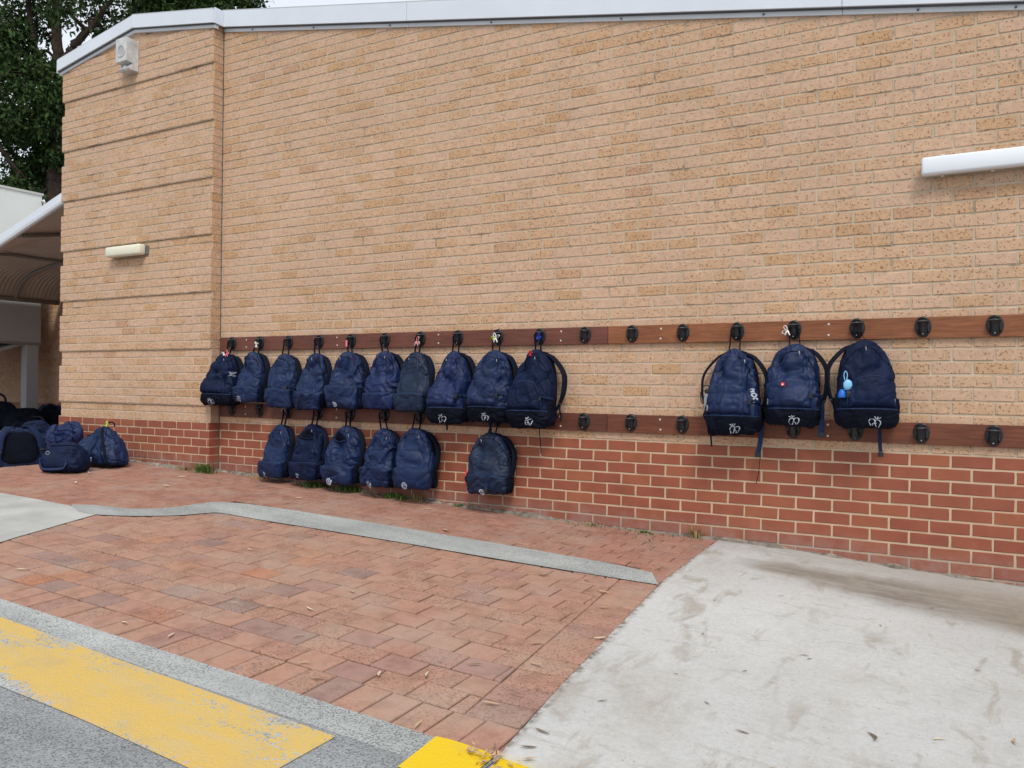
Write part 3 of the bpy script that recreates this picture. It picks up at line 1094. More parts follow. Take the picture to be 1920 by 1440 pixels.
class Bag:
    def __init__(s, w, d, h, seed, crumple=1.0, lean=0.0, sag=0.0, boxy=2.7, tops=1.0, twist=0.0):
        s.w, s.d, s.h, s.seed, s.cr, s.lean, s.sag, s.n, s.tops, s.twist = w, d, h, seed, crumple, lean, sag, boxy, tops, twist
        R = random.Random(seed)
        s.ang = R.uniform(-.5, .5)
        s.o = np.array([R.uniform(0, 50) for _ in range(3)])
        s.dents = [(R.uniform(-.9, .9), R.uniform(.45, .8), R.uniform(.010, .026), R.uniform(.25, .5), R.uniform(.05, .11)) for _ in range(5)]
    def base(s, th, t):
        wf, df, zf = prof(t)
        e = 2.0 / s.n
        sn, cs = np.sin(th), np.cos(th)
        sx = np.sign(sn) * np.abs(sn) ** e
        sy = np.sign(cs) * np.abs(cs) ** e
        wf = wf * (1 - (1 - s.tops) * zf ** 2)
        x = s.w / 2 * wf * sx
        db = .34 * s.d
        y = np.where(sy > 0, -db - (s.d - db) * df * sy, -db + db * np.minimum(df * 1.4, 1) * (-sy))
        z = s.h * zf
        # bag belly slumps down in front, leans to a side
        y = y - s.sag * np.sin(np.pi * np.clip(zf, 0, 1)) * np.clip(sy, 0, 1) * .5
        x = x + s.lean * (zf - .5) + s.twist * (y + db) * 1.0
        return np.stack([x, y, z], -1)
    def S(s, th, t, off=0.0):
        th = np.asarray(th, float); t = np.asarray(t, float)
        th, t = np.broadcast_arrays(th, t)
        P = s.base(th, t)
        e = 1e-3
        tu = np.clip(t, e, 1 - e)
        A = s.base(th + e, tu) - s.base(th - e, tu)
        B = s.base(th, tu + e) - s.base(th, tu - e)
        N = np.cross(A, B)
        ln = np.linalg.norm(N, axis=-1, keepdims=True)
        cen = np.array([0, -.34 * s.d, s.h * .45])
        rad = (P - cen) / np.array([s.w, s.d, s.h])
        rad /= np.maximum(np.linalg.norm(rad, axis=-1, keepdims=True), 1e-6)
        N = np.where(ln > 1e-10, N / np.maximum(ln, 1e-12), rad)
        sg = np.sign((N * rad).sum(-1, keepdims=True)); sg[sg == 0] = 1
        N = N * sg
        q = P + s.o
        x, y, z = q[..., 0], q[..., 1], q[..., 2]
        u = x - .6 * y
        zr = z / s.h - s.o[2] / s.h
        low = (vnoise(q * 5.0, s.seed) - .5) * .040
        wx = (vnoise(q * 7.0 + 9, s.seed + 1) - .5) * .09
        ca, sa = math.cos(s.ang), math.sin(s.ang)
        a1 = (u * ca + z * sa + wx)
        b1 = (-u * sa + z * ca)
        rid = 1 - np.abs(2 * vnoise(np.stack([a1 * 19, b1 * 5, y * 6], -1), s.seed + 2) - 1)
        rid2 = 1 - np.abs(2 * vnoise(np.stack([a1 * 44 + wx * 30, b1 * 11, y * 20], -1), s.seed + 3) - 1)
        fine = vnoise(q * 60, s.seed + 4) - .5
        # gathers hanging from the top handle
        tt = np.clip((t - .55) / .35, 0, 1)
        gat = (1 - np.abs(2 * vnoise(np.stack([th * 4.2 + wx * 8, t * 2.2, 0 * t + s.seed], -1), s.seed + 5) - 1)) * tt * np.clip((1 - t) / .12, 0, 1)
        edge = np.clip(np.minimum(t, 1 - t) / .06, 0, 1)
        v3 = 1 - np.abs(2 * vnoise(np.stack([b1 * 15 + wx * 14, a1 * 7, y * 7], -1), s.seed + 6) - 1)
        v4 = 1 - np.abs(2 * vnoise(np.stack([a1 * 30 + wx * 20, b1 * 9 + 3, y * 12], -1), s.seed + 7) - 1)
        D = (.9 * low + .020 * (rid ** 2.4 - .28) + .0055 * (rid2 ** 2 - .33) - .008 * v3 ** 6 - .012 * v4 ** 6 + .0012 * fine + .020 * (gat - .4 * tt)) * s.cr * .88
        for a0, t0, am, wa, wt in s.dents:
            D = D - am * s.cr * np.exp(-((th - a0) / wa) ** 2 - ((t - t0 - .12 * (th - a0) * math.copysign(1, a0)) / wt) ** 2)
        back = np.clip(-np.cos(th), 0, 1)
        D = D * edge * (1 - .8 * back)
        return P + N * (D + off)[..., None]

def grid_mesh(P, closed_u=False):
    n, m = P.shape[:2]
    V = P.reshape(-1, 3)
    F = []
    for i in range(n - 1):
        for j in range(m if closed_u else m - 1):
            k = (j + 1) % m
            F.append((i * m + j, i * m + k, (i + 1) * m + k, (i + 1) * m + j))
    return V, F

def bag_body(b, name, mat, root):
    m, n = 112, 84
    th = np.linspace(-math.pi, math.pi, m, endpoint=False)[None, :]
    t = np.linspace(0.0, 1.0, n)[:, None]
    P = b.S(th + 0 * t, t + 0 * th)
    V, F = grid_mesh(P, True)
    return MB().add(V, F).obj(name, mat, root, True)

def bag_patch(b, name, mat, root, a0, a1, t0, ttop, bulge, steep=.22, nn=(44, 32), tlow=None):
    """pocket panel standing proud of the body; ttop/tlow: functions of u in 0..1"""
    u = np.linspace(0, 1, nn[0])[None, :]
    v = np.linspace(0, 1, nn[1])[:, None]
    th = a0 + (a1 - a0) * u + 0 * v
    lo = (tlow(u) if tlow else t0 + 0 * u)
    t = lo + (ttop(u) - lo) * v
    def ease(q): q = np.clip(q / steep, 0, 1); return 1 - (1 - q) ** 3
    e = np.minimum(np.minimum(ease(u), ease(1 - u)) + 0 * v, np.minimum(ease(v * 1.2), ease((1 - v) * 3.5)))
    P = b.S(th, t, bulge * e + .002)
    V, F = grid_mesh(P)
    return MB().add(V, F).obj(name, mat, root, True)

def pocket_off(u, v, bulge, steep=.22):
    def ease(q): q = np.clip(q / steep, 0, 1); return 1 - (1 - q) ** 3
    return bulge * np.minimum(np.minimum(ease(u), ease(1 - u)), np.minimum(ease(v * 1.2), ease((1 - v) * 3.5))) + .002

def surf_tube(b, name, mat, root, th, t, off, r=.0035):
    P = b.S(np.array(th), np.array(t), np.array(off) * np.ones(len(th)))
    return MB().tube(P, r, 6).obj(name, mat, root, True)

def strokes_royal():
    """crown over a double-looped letter"""
    S = []
    S.append([(-.10, .62), (0, .56), (.12, .56), (.22, .62)])
    S += [[(-.10, .62), (-.20, .86)], [(.06, .57), (.06, .90)], [(.22, .62), (.34, .86)]]
    a = [(-.58, -.62), (-.50, -.10), (-.34, .28), (-.12, .40), (.08, .28), (.06, .02), (-.10, -.30), (-.34, -.62)]
    c = [(.02, .10), (.18, .30), (.40, .36), (.56, .20), (.52, -.12), (.36, -.42), (.16, -.66)]
    d = [(-.16, -.10), (.05, -.20), (.14, -.36), (.02, -.60)]
    for q in (a, c, d): S.append([tuple(p) for p in curve(q, 18)])
    return S
def strokes_crest():
    S = []
    for r in (.62, .50):
        S.append([(r * .82 * math.cos(2 * math.pi * i / 26), r * math.sin(2 * math.pi * i / 26)) for i in range(27)])
    S.append(curve([(-.18, .22), (.12, .28), (.20, .08), (-.02, -.02), (.22, -.12), (.10, -.30), (-.20, -.26)], 16))
    S.append([(-.16, .22), (-.20, -.26)])
    S.append(curve([(-.30, .05), (-.05, .12), (.28, .0)], 8))
    return S
def strokes_mark():
    return [curve([(-.4, .4), (0, .1), (.1, -.3), (.4, -.5)], 10), curve([(-.3, .1), (.1, .3), (.35, .05)], 8), [(-.2, .5), (-.05, .2)], curve([(-.1, -.1), (-.3, -.4), (0, -.5)], 6)]
def strokes_text():
    S = [curve([(-.16, .98), (.0, 1.06), (.15, .96), (.10, .80), (-.14, .66), (-.16, .62)], 12), [(-.16, .62), (.18, .62)]]
    S.append([(.19 * math.cos(2 * math.pi * i / 20), .17 + .23 * math.sin(2 * math.pi * i / 20)) for i in range(21)])
    S += [[(-.16, -.28), (.18, -.28)], [(.18, -.28), (.18, -.52)], [(-.10, -.28), (-.10, -.82)], [(-.10, -.82), (.05, -.82)]]
    return S
def strokes_sigma():
    return [[(.35, .5), (-.35, .5), (.05, 0), (-.35, -.5), (.35, -.5)], [(.35, .5), (.40, .30)], [(.35, -.5), (.40, -.30)], [(-.1, .3), (.35, .25), (.1, 0), (.35, -.25), (-.1, -.3)]]

def emblem(b, name, mat, root, strokes, th0, t0, size, off, wid=.0042, tilt=0.0, kx=1.0):
    mb = MB()
    R = b.w * .5
    ct, st = math.cos(tilt), math.sin(tilt)
    for S in strokes:
        Q = np.array(S, float)
        Q = Q @ np.array([[ct, st], [-st, ct]])
        d = np.gradient(Q, axis=0)
        n = np.stack([-d[:, 1], d[:, 0]], -1)
        n /= np.maximum(np.linalg.norm(n, axis=1, keepdims=True), 1e-9)
        hw = wid / 2 / size
        L, Rr = Q + n * hw, Q - n * hw
        e = 2.0 / b.n
        def TH(ex):
            xr = math.copysign(abs(math.sin(th0)) ** e, th0) + ex * size * kx / R
            return np.arcsin(np.clip(np.sign(xr) * np.abs(xr) ** (1 / e), -.999, .999))
        A = b.S(TH(L[:, 0]), t0 + L[:, 1] * size / b.h / 1.12, off + 0 * L[:, 0])
        B = b.S(TH(Rr[:, 0]), t0 + Rr[:, 1] * size / b.h / 1.12, off + 0 * L[:, 0])
        V = np.empty((2 * len(Q), 3)); V[0::2] = A; V[1::2] = B
        mb.add(V, [(2 * i, 2 * i + 1, 2 * i + 3, 2 * i + 2) for i in range(len(Q) - 1)])
    return mb.obj(name, mat, root)

def bow(root, at, mat, size=.03, rot=0.0, n=2, name='ribbon'):
    mb = MB()
    R = random.Random(int(at[0] * 1000) + n)
    for k in range(n):
        a = rot + (k - (n - 1) / 2) * 1.5
        dx, dz = math.cos(a), math.sin(a)
        P = curve([(0, 0, 0), (dx * size * .6 - dz * size * .3, -.008, dz * size * .6 + dx * size * .3), (dx * size * 1.1, -.012, dz * size * 1.1), (dx * size * .6 + dz * size * .25, -.010, dz * size * .6 - dx * size * .25), (0, -.003, 0)], 16)
        mb.ribbon(P, (0.3, 1, .2), .010, .0016)
    for k in range(2):
        P = curve([(0, -.002, 0), ((k - .5) * size * .5, -.01, -size * .5), ((k - .5) * size * .9, -.006, -size * 1.0)], 8)
        mb.ribbon(P, (1, .4, 0), .009, .0014)
    return mb.obj(name, mat, root, True, at)

def hang_bag(hook_x, hook_z, x, zb, zt, w, d, seed, style, mat, label, crumple=1.0, lean=0.0, sag=.03, flip=1, yback=-.045,
             straps=(1,), strapw=.045, emb='royal', emb_at=(0.0, .115), back=True, twist=0.0, arch=.33, dangles=(), boxy=2.7, emb_size=.040, tops=1.0, comp=False, turn=0.0, seams=False, gape=False):
    root = empty('backpack', (x, yback - .09 * abs(turn), zb), turn)
    tag(root, label, 'backpack', 'navy school backpacks on the hooks')
    h = zt - zb
    b = Bag(w, d, h, seed, crumple, lean, sag, boxy, tops, twist)
    R = random.Random(seed * 3 + 1)
    if style == 'B':        # slack upper corner folding in
        b.dents += [(-.75 * flip, .80, .042, .42, .12), (-.2 * flip, .66, .018, .5, .05)]
    else:
        b.dents += [(R.uniform(-.6, .3), .72, .026, .5, .10)]
    bag_body(b, 'body', M_[mat], root)
    hx, hz = hook_x - x, hook_z - zb
    # stiff back panel peeping over the top
    if back:
        V, F = [], []
        n = 30
        ring = []
        for i in range(n):
            a = 2 * math.pi * i / n
            ring.append((w * .455 * math.copysign(abs(math.cos(a)) ** .6, math.cos(a)) * (1 - .16 * max(0, math.sin(a))) + lean * .5 * math.sin(a), h * (.50 + .478 * math.copysign(abs(math.sin(a)) ** .75, math.sin(a)))))
        for yy, sc in ((.006, .97), (-.002, 1.0), (-.022, 1.0), (-.032, .96)):
            V += [(px * sc, yy, h * .5 + (pz - h * .5) * sc) for px, pz in ring]
        for l in range(3):
            for i in range(n): F.append((l * n + i, l * n + (i + 1) % n, (l + 1) * n + (i + 1) % n, (l + 1) * n + i))
        F += [tuple(range(n))[::-1], tuple(range(3 * n, 4 * n))]
        MB().add(V, F).obj('back_panel', M_['dark'], root, True)
    # hanging loop over the hook nose
    ytop = -.026
    yh = -.030 - .0262 - yback
    zt_ = h * .955
    k = R.uniform(.018, .032)
    lx = lean * .45
    P = curve([(lx - k * 1.5, ytop, zt_), (lx * .4 + hx * .6 - k * 1.25, (ytop + yh) / 2, (zt_ + hz) / 2 - .005), (hx - .034, yh, hz - .016), (hx - .031, yh - .004, hz + .012), (hx, yh + .012, hz + .030),
               (hx + .031, yh - .004, hz + .012), (hx + .034, yh, hz - .016), (lx * .4 + hx * .6 + k, (ytop + yh) / 2, (zt_ + hz) / 2 - .005), (lx + k, ytop, zt_)], 44)
    MB().ribbon(P, [(0.25, 1, .1)] * len(P), .017, .003).obj('hang_loop', M_['strap'], root, True)
    # main zip arching over the body
    ths = np.linspace(-1.35, 1.35, 60)
    tz = .50 + .40 * np.cos(ths * 1.12) ** .6
    surf_tube(b, 'main_zip', M_['dark'], root, ths, tz, .000, .0032)
    for sx in (R.uniform(-.5, .9),):
        p = b.S(np.array([sx]), np.array([.50 + .40 * math.cos(sx * 1.12) ** .6]), np.array([.006]))[0]
        MB().ribbon(curve([p, p + [.003, -.003, -.010], p + [.004, -.001, -.022]], 6), (1, .3, 0), .006, .0025).obj('zip_pull', M_['metal'], root)
    c0 = emb_at[0]
    if style == 'A':        # old cut: wide bulging pocket across the lower front
        tp = arch
        top = lambda u: tp + .028 * np.sin(np.pi * u) + .010 * np.sin(7 * u + seed)
        bl = .036
        a0, a1 = -1.12, 1.12
        po = bag_patch(b, 'front_pocket', M_[mat], root, a0, a1, .055, top, bl)
        u = np.linspace(.02, .98, 50)
        surf_tube(b, 'pocket_seam', M_['pipe'], po, a0 + (a1 - a0) * u, top(u) - .004, .010 + .010 * np.sin(np.pi * u), .0042)
        def off_at(th, t):
            uu = (th - a0) / (a1 - a0)
            tl = .055
            vv = (t - tl) / (tp + .02 - tl)
            return float(pocket_off(np.array(uu), np.array(vv), bl)) + .0022
        # seam across the upper front
        ths = np.linspace(-.85, .85, 40)
        surf_tube(b, 'front_seam', M_['pipe'], root, ths, .64 + .02 * np.cos(ths * 2), .0012, .0026)
    else:                   # new cut: arched middle pocket above a dark bottom panel
        tb = .235
        topb = lambda u: tb + .014 * np.sin(np.pi * u)
        bp = bag_patch(b, 'bottom_panel', M_['dark'], root, -1.25, 1.25, .045, topb, .016, .12)
        u = np.linspace(.02, .98, 50)
        surf_tube(b, 'panel_seam', M_['pipe'], bp, -1.25 + 2.5 * u, topb(u), .008 + .006 * np.sin(np.pi * u), .0040)
        tp = .60
        cc = -.12 * flip
        topa = lambda u: tb + .02 + (tp - tb - .02) * np.clip(1 - np.abs(2 * u - 1) ** 2.6, 0, 1) ** .55
        low = lambda u: tb + .022 + .012 * np.sin(np.pi * u)
        po = bag_patch(b, 'front_pocket', M_[mat], root, cc - .80, cc + .80, tb + .02, topa, .030, .3, (40, 34), low)
        u = np.linspace(.0, 1, 60)
        surf_tube(b, 'pocket_zip', M_['pipe'], po, cc - .80 + 1.6 * u, topa(u) - .002, .0085, .0040)
        p = b.S(np.array([cc - .72 * flip]), np.array([tb + .12]), np.array([.014]))[0]
        MB().ribbon(curve([p, p + [.0, -.004, -.018], p + [-.002, -.002, -.040]], 6), (1, .3, 0), .009, .003).obj('zip_pull', M_['metal'], po)
        def off_at(th, t):
            return .0205
    if emb:
        S = {'royal': strokes_royal, 'crest': strokes_crest, 'mark': strokes_mark}[emb]()
        if flip < 0: S = [[(-p[0], p[1]) for p in q] for q in S]
        emblem(b, 'emblem', M_['thread' if emb != 'mark' else 'threadg'], root, S, c0, emb_at[1], emb_size, off_at(c0, emb_at[1]) + .0015, .0036, (.30 * flip if emb == 'royal' else 0), 1.7 if emb == 'royal' else 1.3)
    if seams:
        for a_ in (-.58, .55):
            tt_ = np.linspace(.36 if style == 'A' else .62, .88, 30)
            surf_tube(b, 'panel_seam', M_['pipe'], root, a_ * (1.05 - .35 * tt_ ** 2), tt_, .0008, .0026)
    if gape:                # unzipped mouth: the shade inside is a dark patch laid on the front
        bag_patch(b, 'mouth_shade_patch', M_['dark'], root, -.62, .20, .76, lambda u: .785 + .10 * np.sin(np.pi * u) ** .7, .003, .1, (24, 10))
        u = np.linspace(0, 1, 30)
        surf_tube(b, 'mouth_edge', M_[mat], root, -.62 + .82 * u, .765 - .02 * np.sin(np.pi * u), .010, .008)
    # side pocket of darker mesh
    for sd in (-1, 1):
        a0, a1 = (1.15, 1.85) if sd > 0 else (-1.85, -1.15)
        bag_patch(b, 'side_pocket', M_['dark'], root, a0, a1, .06, lambda u: .34 + .03 * np.sin(np.pi * u), .012, .2, (18, 20))
    # compression strap with buckle on the right flank
    if R.random() < .5 or comp:
        sd = flip
        ths = np.linspace(.62 * sd, 1.45 * sd, 14)
        P = b.S(ths, .44 - .05 * np.abs(ths) / 1.4 + 0 * ths, .010 + 0 * ths)
        MB().ribbon(P, (0, 0, 1), .016, .003).obj('compression_strap', M_['web'], root, True)
        P = b.S(np.array([.62 * sd] * 6), np.linspace(.445, .36, 6), .016 + 0 * np.zeros(6))
        st = MB().ribbon(P, (1, 0, 0), .021, .003).obj('strap_tail', M_['web'], root, True)
        bk = P[3]
        MB().box(bk[0] - .014, bk[0] + .014, bk[1] - .012, bk[1] - .002, bk[2] - .018, bk[2] + .018, .003).obj('buckle', M_['hook'], st)
    # shoulder straps arching out behind
    for sd in straps:
        bow_ = strapw + R.uniform(-.008, .008)
        P = curve([(sd * w * .10 + lx, -.030, h * .945), (sd * w * .34 + lx * .8, -.020, h * .895), (sd * (w * .50 + bow_ * .75) + lx * .3, -.040, h * .70), (sd * (w * .50 + bow_), -.055, h * .50), (sd * (w * .49 + bow_ * .65), -.060, h * .33), (sd * w * .47, -.045, h * .20)], 30)
        ww = [.048] * 18 + [.048 - .026 * i / 11 for i in range(12)]
        st = MB().ribbon(P, [(sd * .45, 1, .12)] * len(P), ww, .012).obj('shoulder_strap', M_['strap'], root, True)
        q = Vector(P[24])
        MB().box(q.x - .012, q.x + .012, q.y - .016, q.y + .016, q.z - .006, q.z + .006, .002).obj('adjuster', M_['hook'], st)
    for (dx, dy, dz, L, wd, sway) in dangles:
        P = curve([(dx, dy, dz), (dx + sway * .2, dy - .008, dz - L * .3), (dx + sway * .5, dy + .004, dz - L * .65), (dx + sway, dy, dz - L)], 18)
        o = MB().ribbon(P, (1, .35, 0), wd, .0025).obj('loose_strap', M_['web' if wd > .02 else 'strap'], root, True)
        if wd > .02:
            q = P[-1]
            MB().box(q[0] - wd * .62, q[0] + wd * .62, q[1] - .006, q[1] + .006, q[2] - .022, q[2] + .012, .003).obj('buckle', M_['hook'], o)
    return root, b

def HU(i): return (HX[i], ZU)
def HL(i): return (HX[i], ZL)
D_ = .150
bags = {}
UL = [
 # i, x, zb, zt, w, style, mat, emb, emb_at, extras
 ('U0', HU(0), .045, .185, .727, .405, 'B', 'navy2', 'royal', (0.01, 0.125), dict(straps=(1,), strapw=.02, lean=.03, crumple=1.1, sag=.05), 'leftmost hanging navy backpack, pink tag on top and white angular mark on its side'),
 ('U1', HU(1), .470, .225, .735, .345, 'A', 'navy', 'crest', (-0.12, 0.125), dict(straps=(1,), strapw=.022, crumple=1.0), 'navy backpack with round crest and white tag on its hook, second from left above'),
 ('U2', HU(2), .905, .172, .712, .335, 'A', 'navy', None, (0, .1), dict(straps=(1,), strapw=.015, crumple=.9), 'slim crumpled navy backpack without crest, third from left in upper row'),
 ('U3', HU(3), 1.312, .160, .713, .350, 'A', 'navy', None, (0, .1), dict(straps=(1,), strapw=.025, crumple=1.2, lean=.02), 'navy backpack with front buckle strap, fourth from left in upper row'),
 ('U4', HU(4), 1.728, .185, .724, .375, 'A', 'navy', 'crest', (-0.14, 0.130), dict(straps=(1,), strapw=.02, crumple=1.0, emb_size=.034), 'navy backpack under the hook with a red tag, small crest low left'),
 ('U5', HU(5), 2.150, .190, .724, .365, 'A', 'navy4', None, (0, .1), dict(straps=(1,), strapw=.02, crumple=1.15), 'blue-navy wrinkled backpack, sixth from left in upper row'),
 ('U6', HU(6), 2.520, .178, .712, .350, 'A', 'navy3', None, (0, .1), dict(straps=(1,), strapw=.012, crumple=.8), 'faded slate-navy backpack hung under a pale pink bow'),
 ('U7', HU(7), 2.905, .090, .715, .385, 'B', 'navy4', 'royal', (0.04, 0.118), dict(straps=(1,), strapw=.03, lean=.035, sag=.04, crumple=1.0, dangles=((-.02, -.11, .03, .09, .016, .004),)), 'blue-navy backpack with crown emblem, right of the faded slate one'),
 ('U8', HU(8), 3.322, .108, .716, .375, 'B', 'navy', 'royal', (0.11, 0.118), dict(straps=(1,), strapw=.03, lean=.03, crumple=1.1, dangles=((.0, -.10, .02, .12, .018, .004),)), 'navy backpack with crown emblem hung under a white and yellow bow'),
 ('U9', HU(9), 3.730, .080, .716, .385, 'B', 'navy2', 'royal', (0.11, 0.125), dict(straps=(1,), strapw=.075, lean=.02, crumple=1.0, dangles=((.06, -.08, .03, .24, .007, .012), (.235, -.06, .18, .12, .014, .01))), 'dark navy backpack under a blue bow with red tag and arched right strap'),
 ('R1', HU(13), 5.345, .090, .703, .372, 'B', 'navy', 'royal', (0.08, 0.115), dict(straps=(1, -1), strapw=.045, lean=.0, crumple=1.1, sag=.04, comp=True, dangles=((-.175, -.05, .10, .20, .012, .015), (.20, -.05, .12, .26, .034, -.03), (.19, -.05, -.13, .22, .005, -.03))), 'navy backpack with white letters on its side and bottle in left pocket'),
 ('R2', HU(14), 5.760, .158, .727, .362, 'B', 'navy', 'royal', (.05, .118), dict(straps=(1,), strapw=.035, lean=.02, crumple=.95, dangles=((.185, -.07, .22, .27, .042, .0),)), 'navy backpack with tiny red badge on its pocket and wide dangling strap'),
 ('R3', HU(15), 6.205, .165, .746, .372, 'B', 'navy2', 'royal', (.10, .118), dict(straps=(-1,), strapw=.05, lean=-.01, crumple=.7, flip=-1, turn=.32, dangles=((.085, -.06, .06, .23, .026, .012), (.185, -.04, .20, .10, .018, .012))), 'rightmost hanging navy backpack with pale blue clip-on pouch'),
 ('L2', HL(2), .850, -.510, .012, .345, 'A', 'navy', 'mark', (-0.09, 0.120), dict(straps=(1,), strapw=.012, crumple=.75, boxy=2.9), 'leftmost backpack of the lower row, silver ring on its hook'),
 ('L3', HL(3), 1.276, -.500, .030, .365, 'A', 'navy2', 'mark', (-0.06, 0.130), dict(straps=(1,), strapw=.02, crumple=1.2, gape=True), 'dark navy backpack with worn white print, second in lower row'),
 ('L4', HL(4), 1.703, -.516, .030, .405, 'A', 'navy', 'crest', (-0.12, 0.115), dict(straps=(1,), strapw=.02, crumple=1.15, sag=.05, gape=True), 'broad navy backpack with gaping top, third in lower row'),
 ('L5', HL(5), 2.138, -.512, .020, .330, 'A', 'navy', 'crest', (-0.02, 0.115), dict(straps=(1,), strapw=.015, crumple=1.2), 'narrow creased navy backpack with round crest, fourth in lower row'),
 ('L6', HL(6), 2.520, -.500, .034, .400, 'A', 'navy', 'crest', (-0.09, 0.130), dict(straps=(1,), strapw=.035, crumple=.8, lean=-.03, sag=.05), 'plump navy backpack with large round crest, fifth in lower row'),
 ('L8', HL(8), 3.304, -.495, .026, .385, 'A', 'navy3', 'crest', (-0.02, 0.115), dict(straps=(1,), strapw=.03, crumple=.85, boxy=3.0, emb_size=.034, dangles=((.03, -.20, .20, .15, .026, .0),)), 'navy backpack hanging alone in lower row with red zip tag'),
]
for nsd, (key, (hx, hz), x, zb, zt, w, style, mat, emb, ea, kw, label) in enumerate(UL):
    RV = random.Random(900 + nsd)
    kw.setdefault('turn', RV.uniform(-.10, .10)); kw.setdefault('seams', nsd % 3 == 2)
    kw.setdefault('tops', RV.uniform(.84, 1.06)); kw.setdefault('boxy', RV.uniform(2.3, 3.3)); kw.setdefault('lean', RV.uniform(-.02, .045)); kw.setdefault('twist', RV.uniform(-.15, .15))
    if style == 'A': kw.setdefault('arch', RV.uniform(.27, .40))
    bags[key] = hang_bag(hx, hz, x, zb, zt, w, D_ + (.045 if style == 'B' else 0), 11 + 7 * nsd, style, mat, label, emb=emb, emb_at=ea, **kw)

def on_bag(key, hx, hz):
    r = bags[key][0]
    return (hx - r.location.x, -.062 - .0262 - r.location.y + .0, hz - r.location.z)
bow(bags['U0'][0], (.08, -.10, .535), M_['pink'], .034, .6, 2, 'tag_ribbon')
bow(bags['U0'][0], (.055, -.11, .53), M_['white'], .02, 2.4, 1, 'white_tag')
bow(bags['U1'][0], on_bag('U1', HX[1] + .012, ZU - .022), M_['white'], .030, 1.2, 2, 'white_tag')
bow(bags['U6'][0], on_bag('U6', HX[6] + .0, ZU - .02), M_['palepink'], .046, .1, 2)
bow(bags['U8'][0], on_bag('U8', HX[8] + .012, ZU - .008), M_['white'], .040, 1.2, 2)
bow(bags['U8'][0], on_bag('U8', HX[8] - .004, ZU - .008), M_['lime'], .022, 2.6, 1, 'yellow_ribbon')
bow(bags['U9'][0], on_bag('U9', HX[9] + .016, ZU - .006), M_['bluetag'], .030, .4, 2)
bow(bags['U9'][0], (.0, -.135, .600), M_['redtag'], .022, 1.0, 2, 'red_tag')
bow(bags['R2'][0], on_bag('R2', HX[14] - .035, ZU - .004), M_['white'], .036, 2.9, 2)
P4 = on_bag('U4', HX[4] - .012, ZU - .03)
MB().box(P4[0] - .010, P4[0] + .010, P4[1] - .006, P4[1], P4[2] - .03, P4[2] + .03, .003).obj('red_tag', M_['pink'], bags['U4'][0])
PL2 = on_bag('L2', HX[2], ZL)
MB().tube([(PL2[0] + .026 * math.cos(a), PL2[1] - .004, PL2[2] + .01 + .026 * math.sin(a)) for a in lin(-.2, 3.5, 16)], .0055, 8).obj('silver_ring', M_['metal'], bags['L2'][0], True)
# white angular mark, letters, badge
r, b = bags['U0']
emblem(b, 'side_mark', M_['thread'], r, strokes_sigma(), 1.12, .60, .040, .006, .006)
r, b = bags['R1']
emblem(b, 'side_letters', M_['thread'], r, strokes_text(), .92, .46, .055, .010, .0085, 0, 1.0)
r, b = bags['R2']
q = b.S(np.array([-.12]), np.array([.505]), np.array([.040]))[0]
bd = MB().box(q[0] - .012, q[0] + .012, q[1] - .004, q[1] + .004, q[2] - .013, q[2] + .013, .002).obj('badge', M_['redtag'], r)
MB().box(q[0] - .005, q[0] + .005, q[1] - .0065, q[1] - .0042, q[2] - .006, q[2] + .004).obj('badge_mark', M_['white'], bd)
# red zip tag and cord on the lone lower bag
r, b = bags['L8']
MB().ribbon(curve([(-.185, -.13, .20), (-.195, -.14, .15), (-.19, -.14, .11), (-.20, -.135, .08)], 10), (1, .3, 0), .012, .003).obj('red_tag', M_['redtag'], r, True)
MB().tube(curve([(-.195, -.14, .10), (-.19, -.13, .02), (-.205, -.12, -.06), (-.20, -.10, -.12)], 14), .0015, 6).obj('cord', M_['redtag'], r, True)
# clip-on pouch
r, b = bags['R3']
q = b.S(np.array([-.92]), np.array([.62]), np.array([.020]))[0]
q2 = b.S(np.array([-.78]), np.array([.50]), np.array([.030]))[0]
MB().tube(curve([(q2[0] - .004, q2[1], q2[2] + .028), (q2[0] - .010, q2[1], q2[2] + .065), (q2[0], q2[1] - .002, q2[2] + .088), (q2[0] + .011, q2[1], q2[2] + .065), (q2[0] + .006, q2[1], q2[2] + .025)], 20), .0034, 8).obj('clip_loop', M_['paleblue'], r, True)
V, F = [], []
for z, rr in [(-.034, .012), (-.031, .022), (-.010, .028), (.014, .027), (.028, .015), (.033, .004)]:
    for i in range(16):
        a = 2 * math.pi * i / 16
        V.append((q2[0] + .012 - .1 * z + rr * math.cos(a), q2[1] - .012 + rr * .55 * math.sin(a), q2[2] + z + .18 * rr * math.cos(a)))
for l in range(5):
    for i in range(16): F.append((l * 16 + i, l * 16 + (i + 1) % 16, (l + 1) * 16 + (i + 1) % 16, (l + 1) * 16 + i))
F += [tuple(range(16))[::-1], tuple(range(80, 96))]
MB().add(V, F).obj('clip_pouch', M_['paleblue'], r, True)
MB().lathe([(.026, 0), (.027, .008), (.020, .040), (.008, .055)], 16, (q2[0] - .022, q2[1] - .008, q2[2] - .085)).obj('blue_tag', M_['midblue'], r, True)

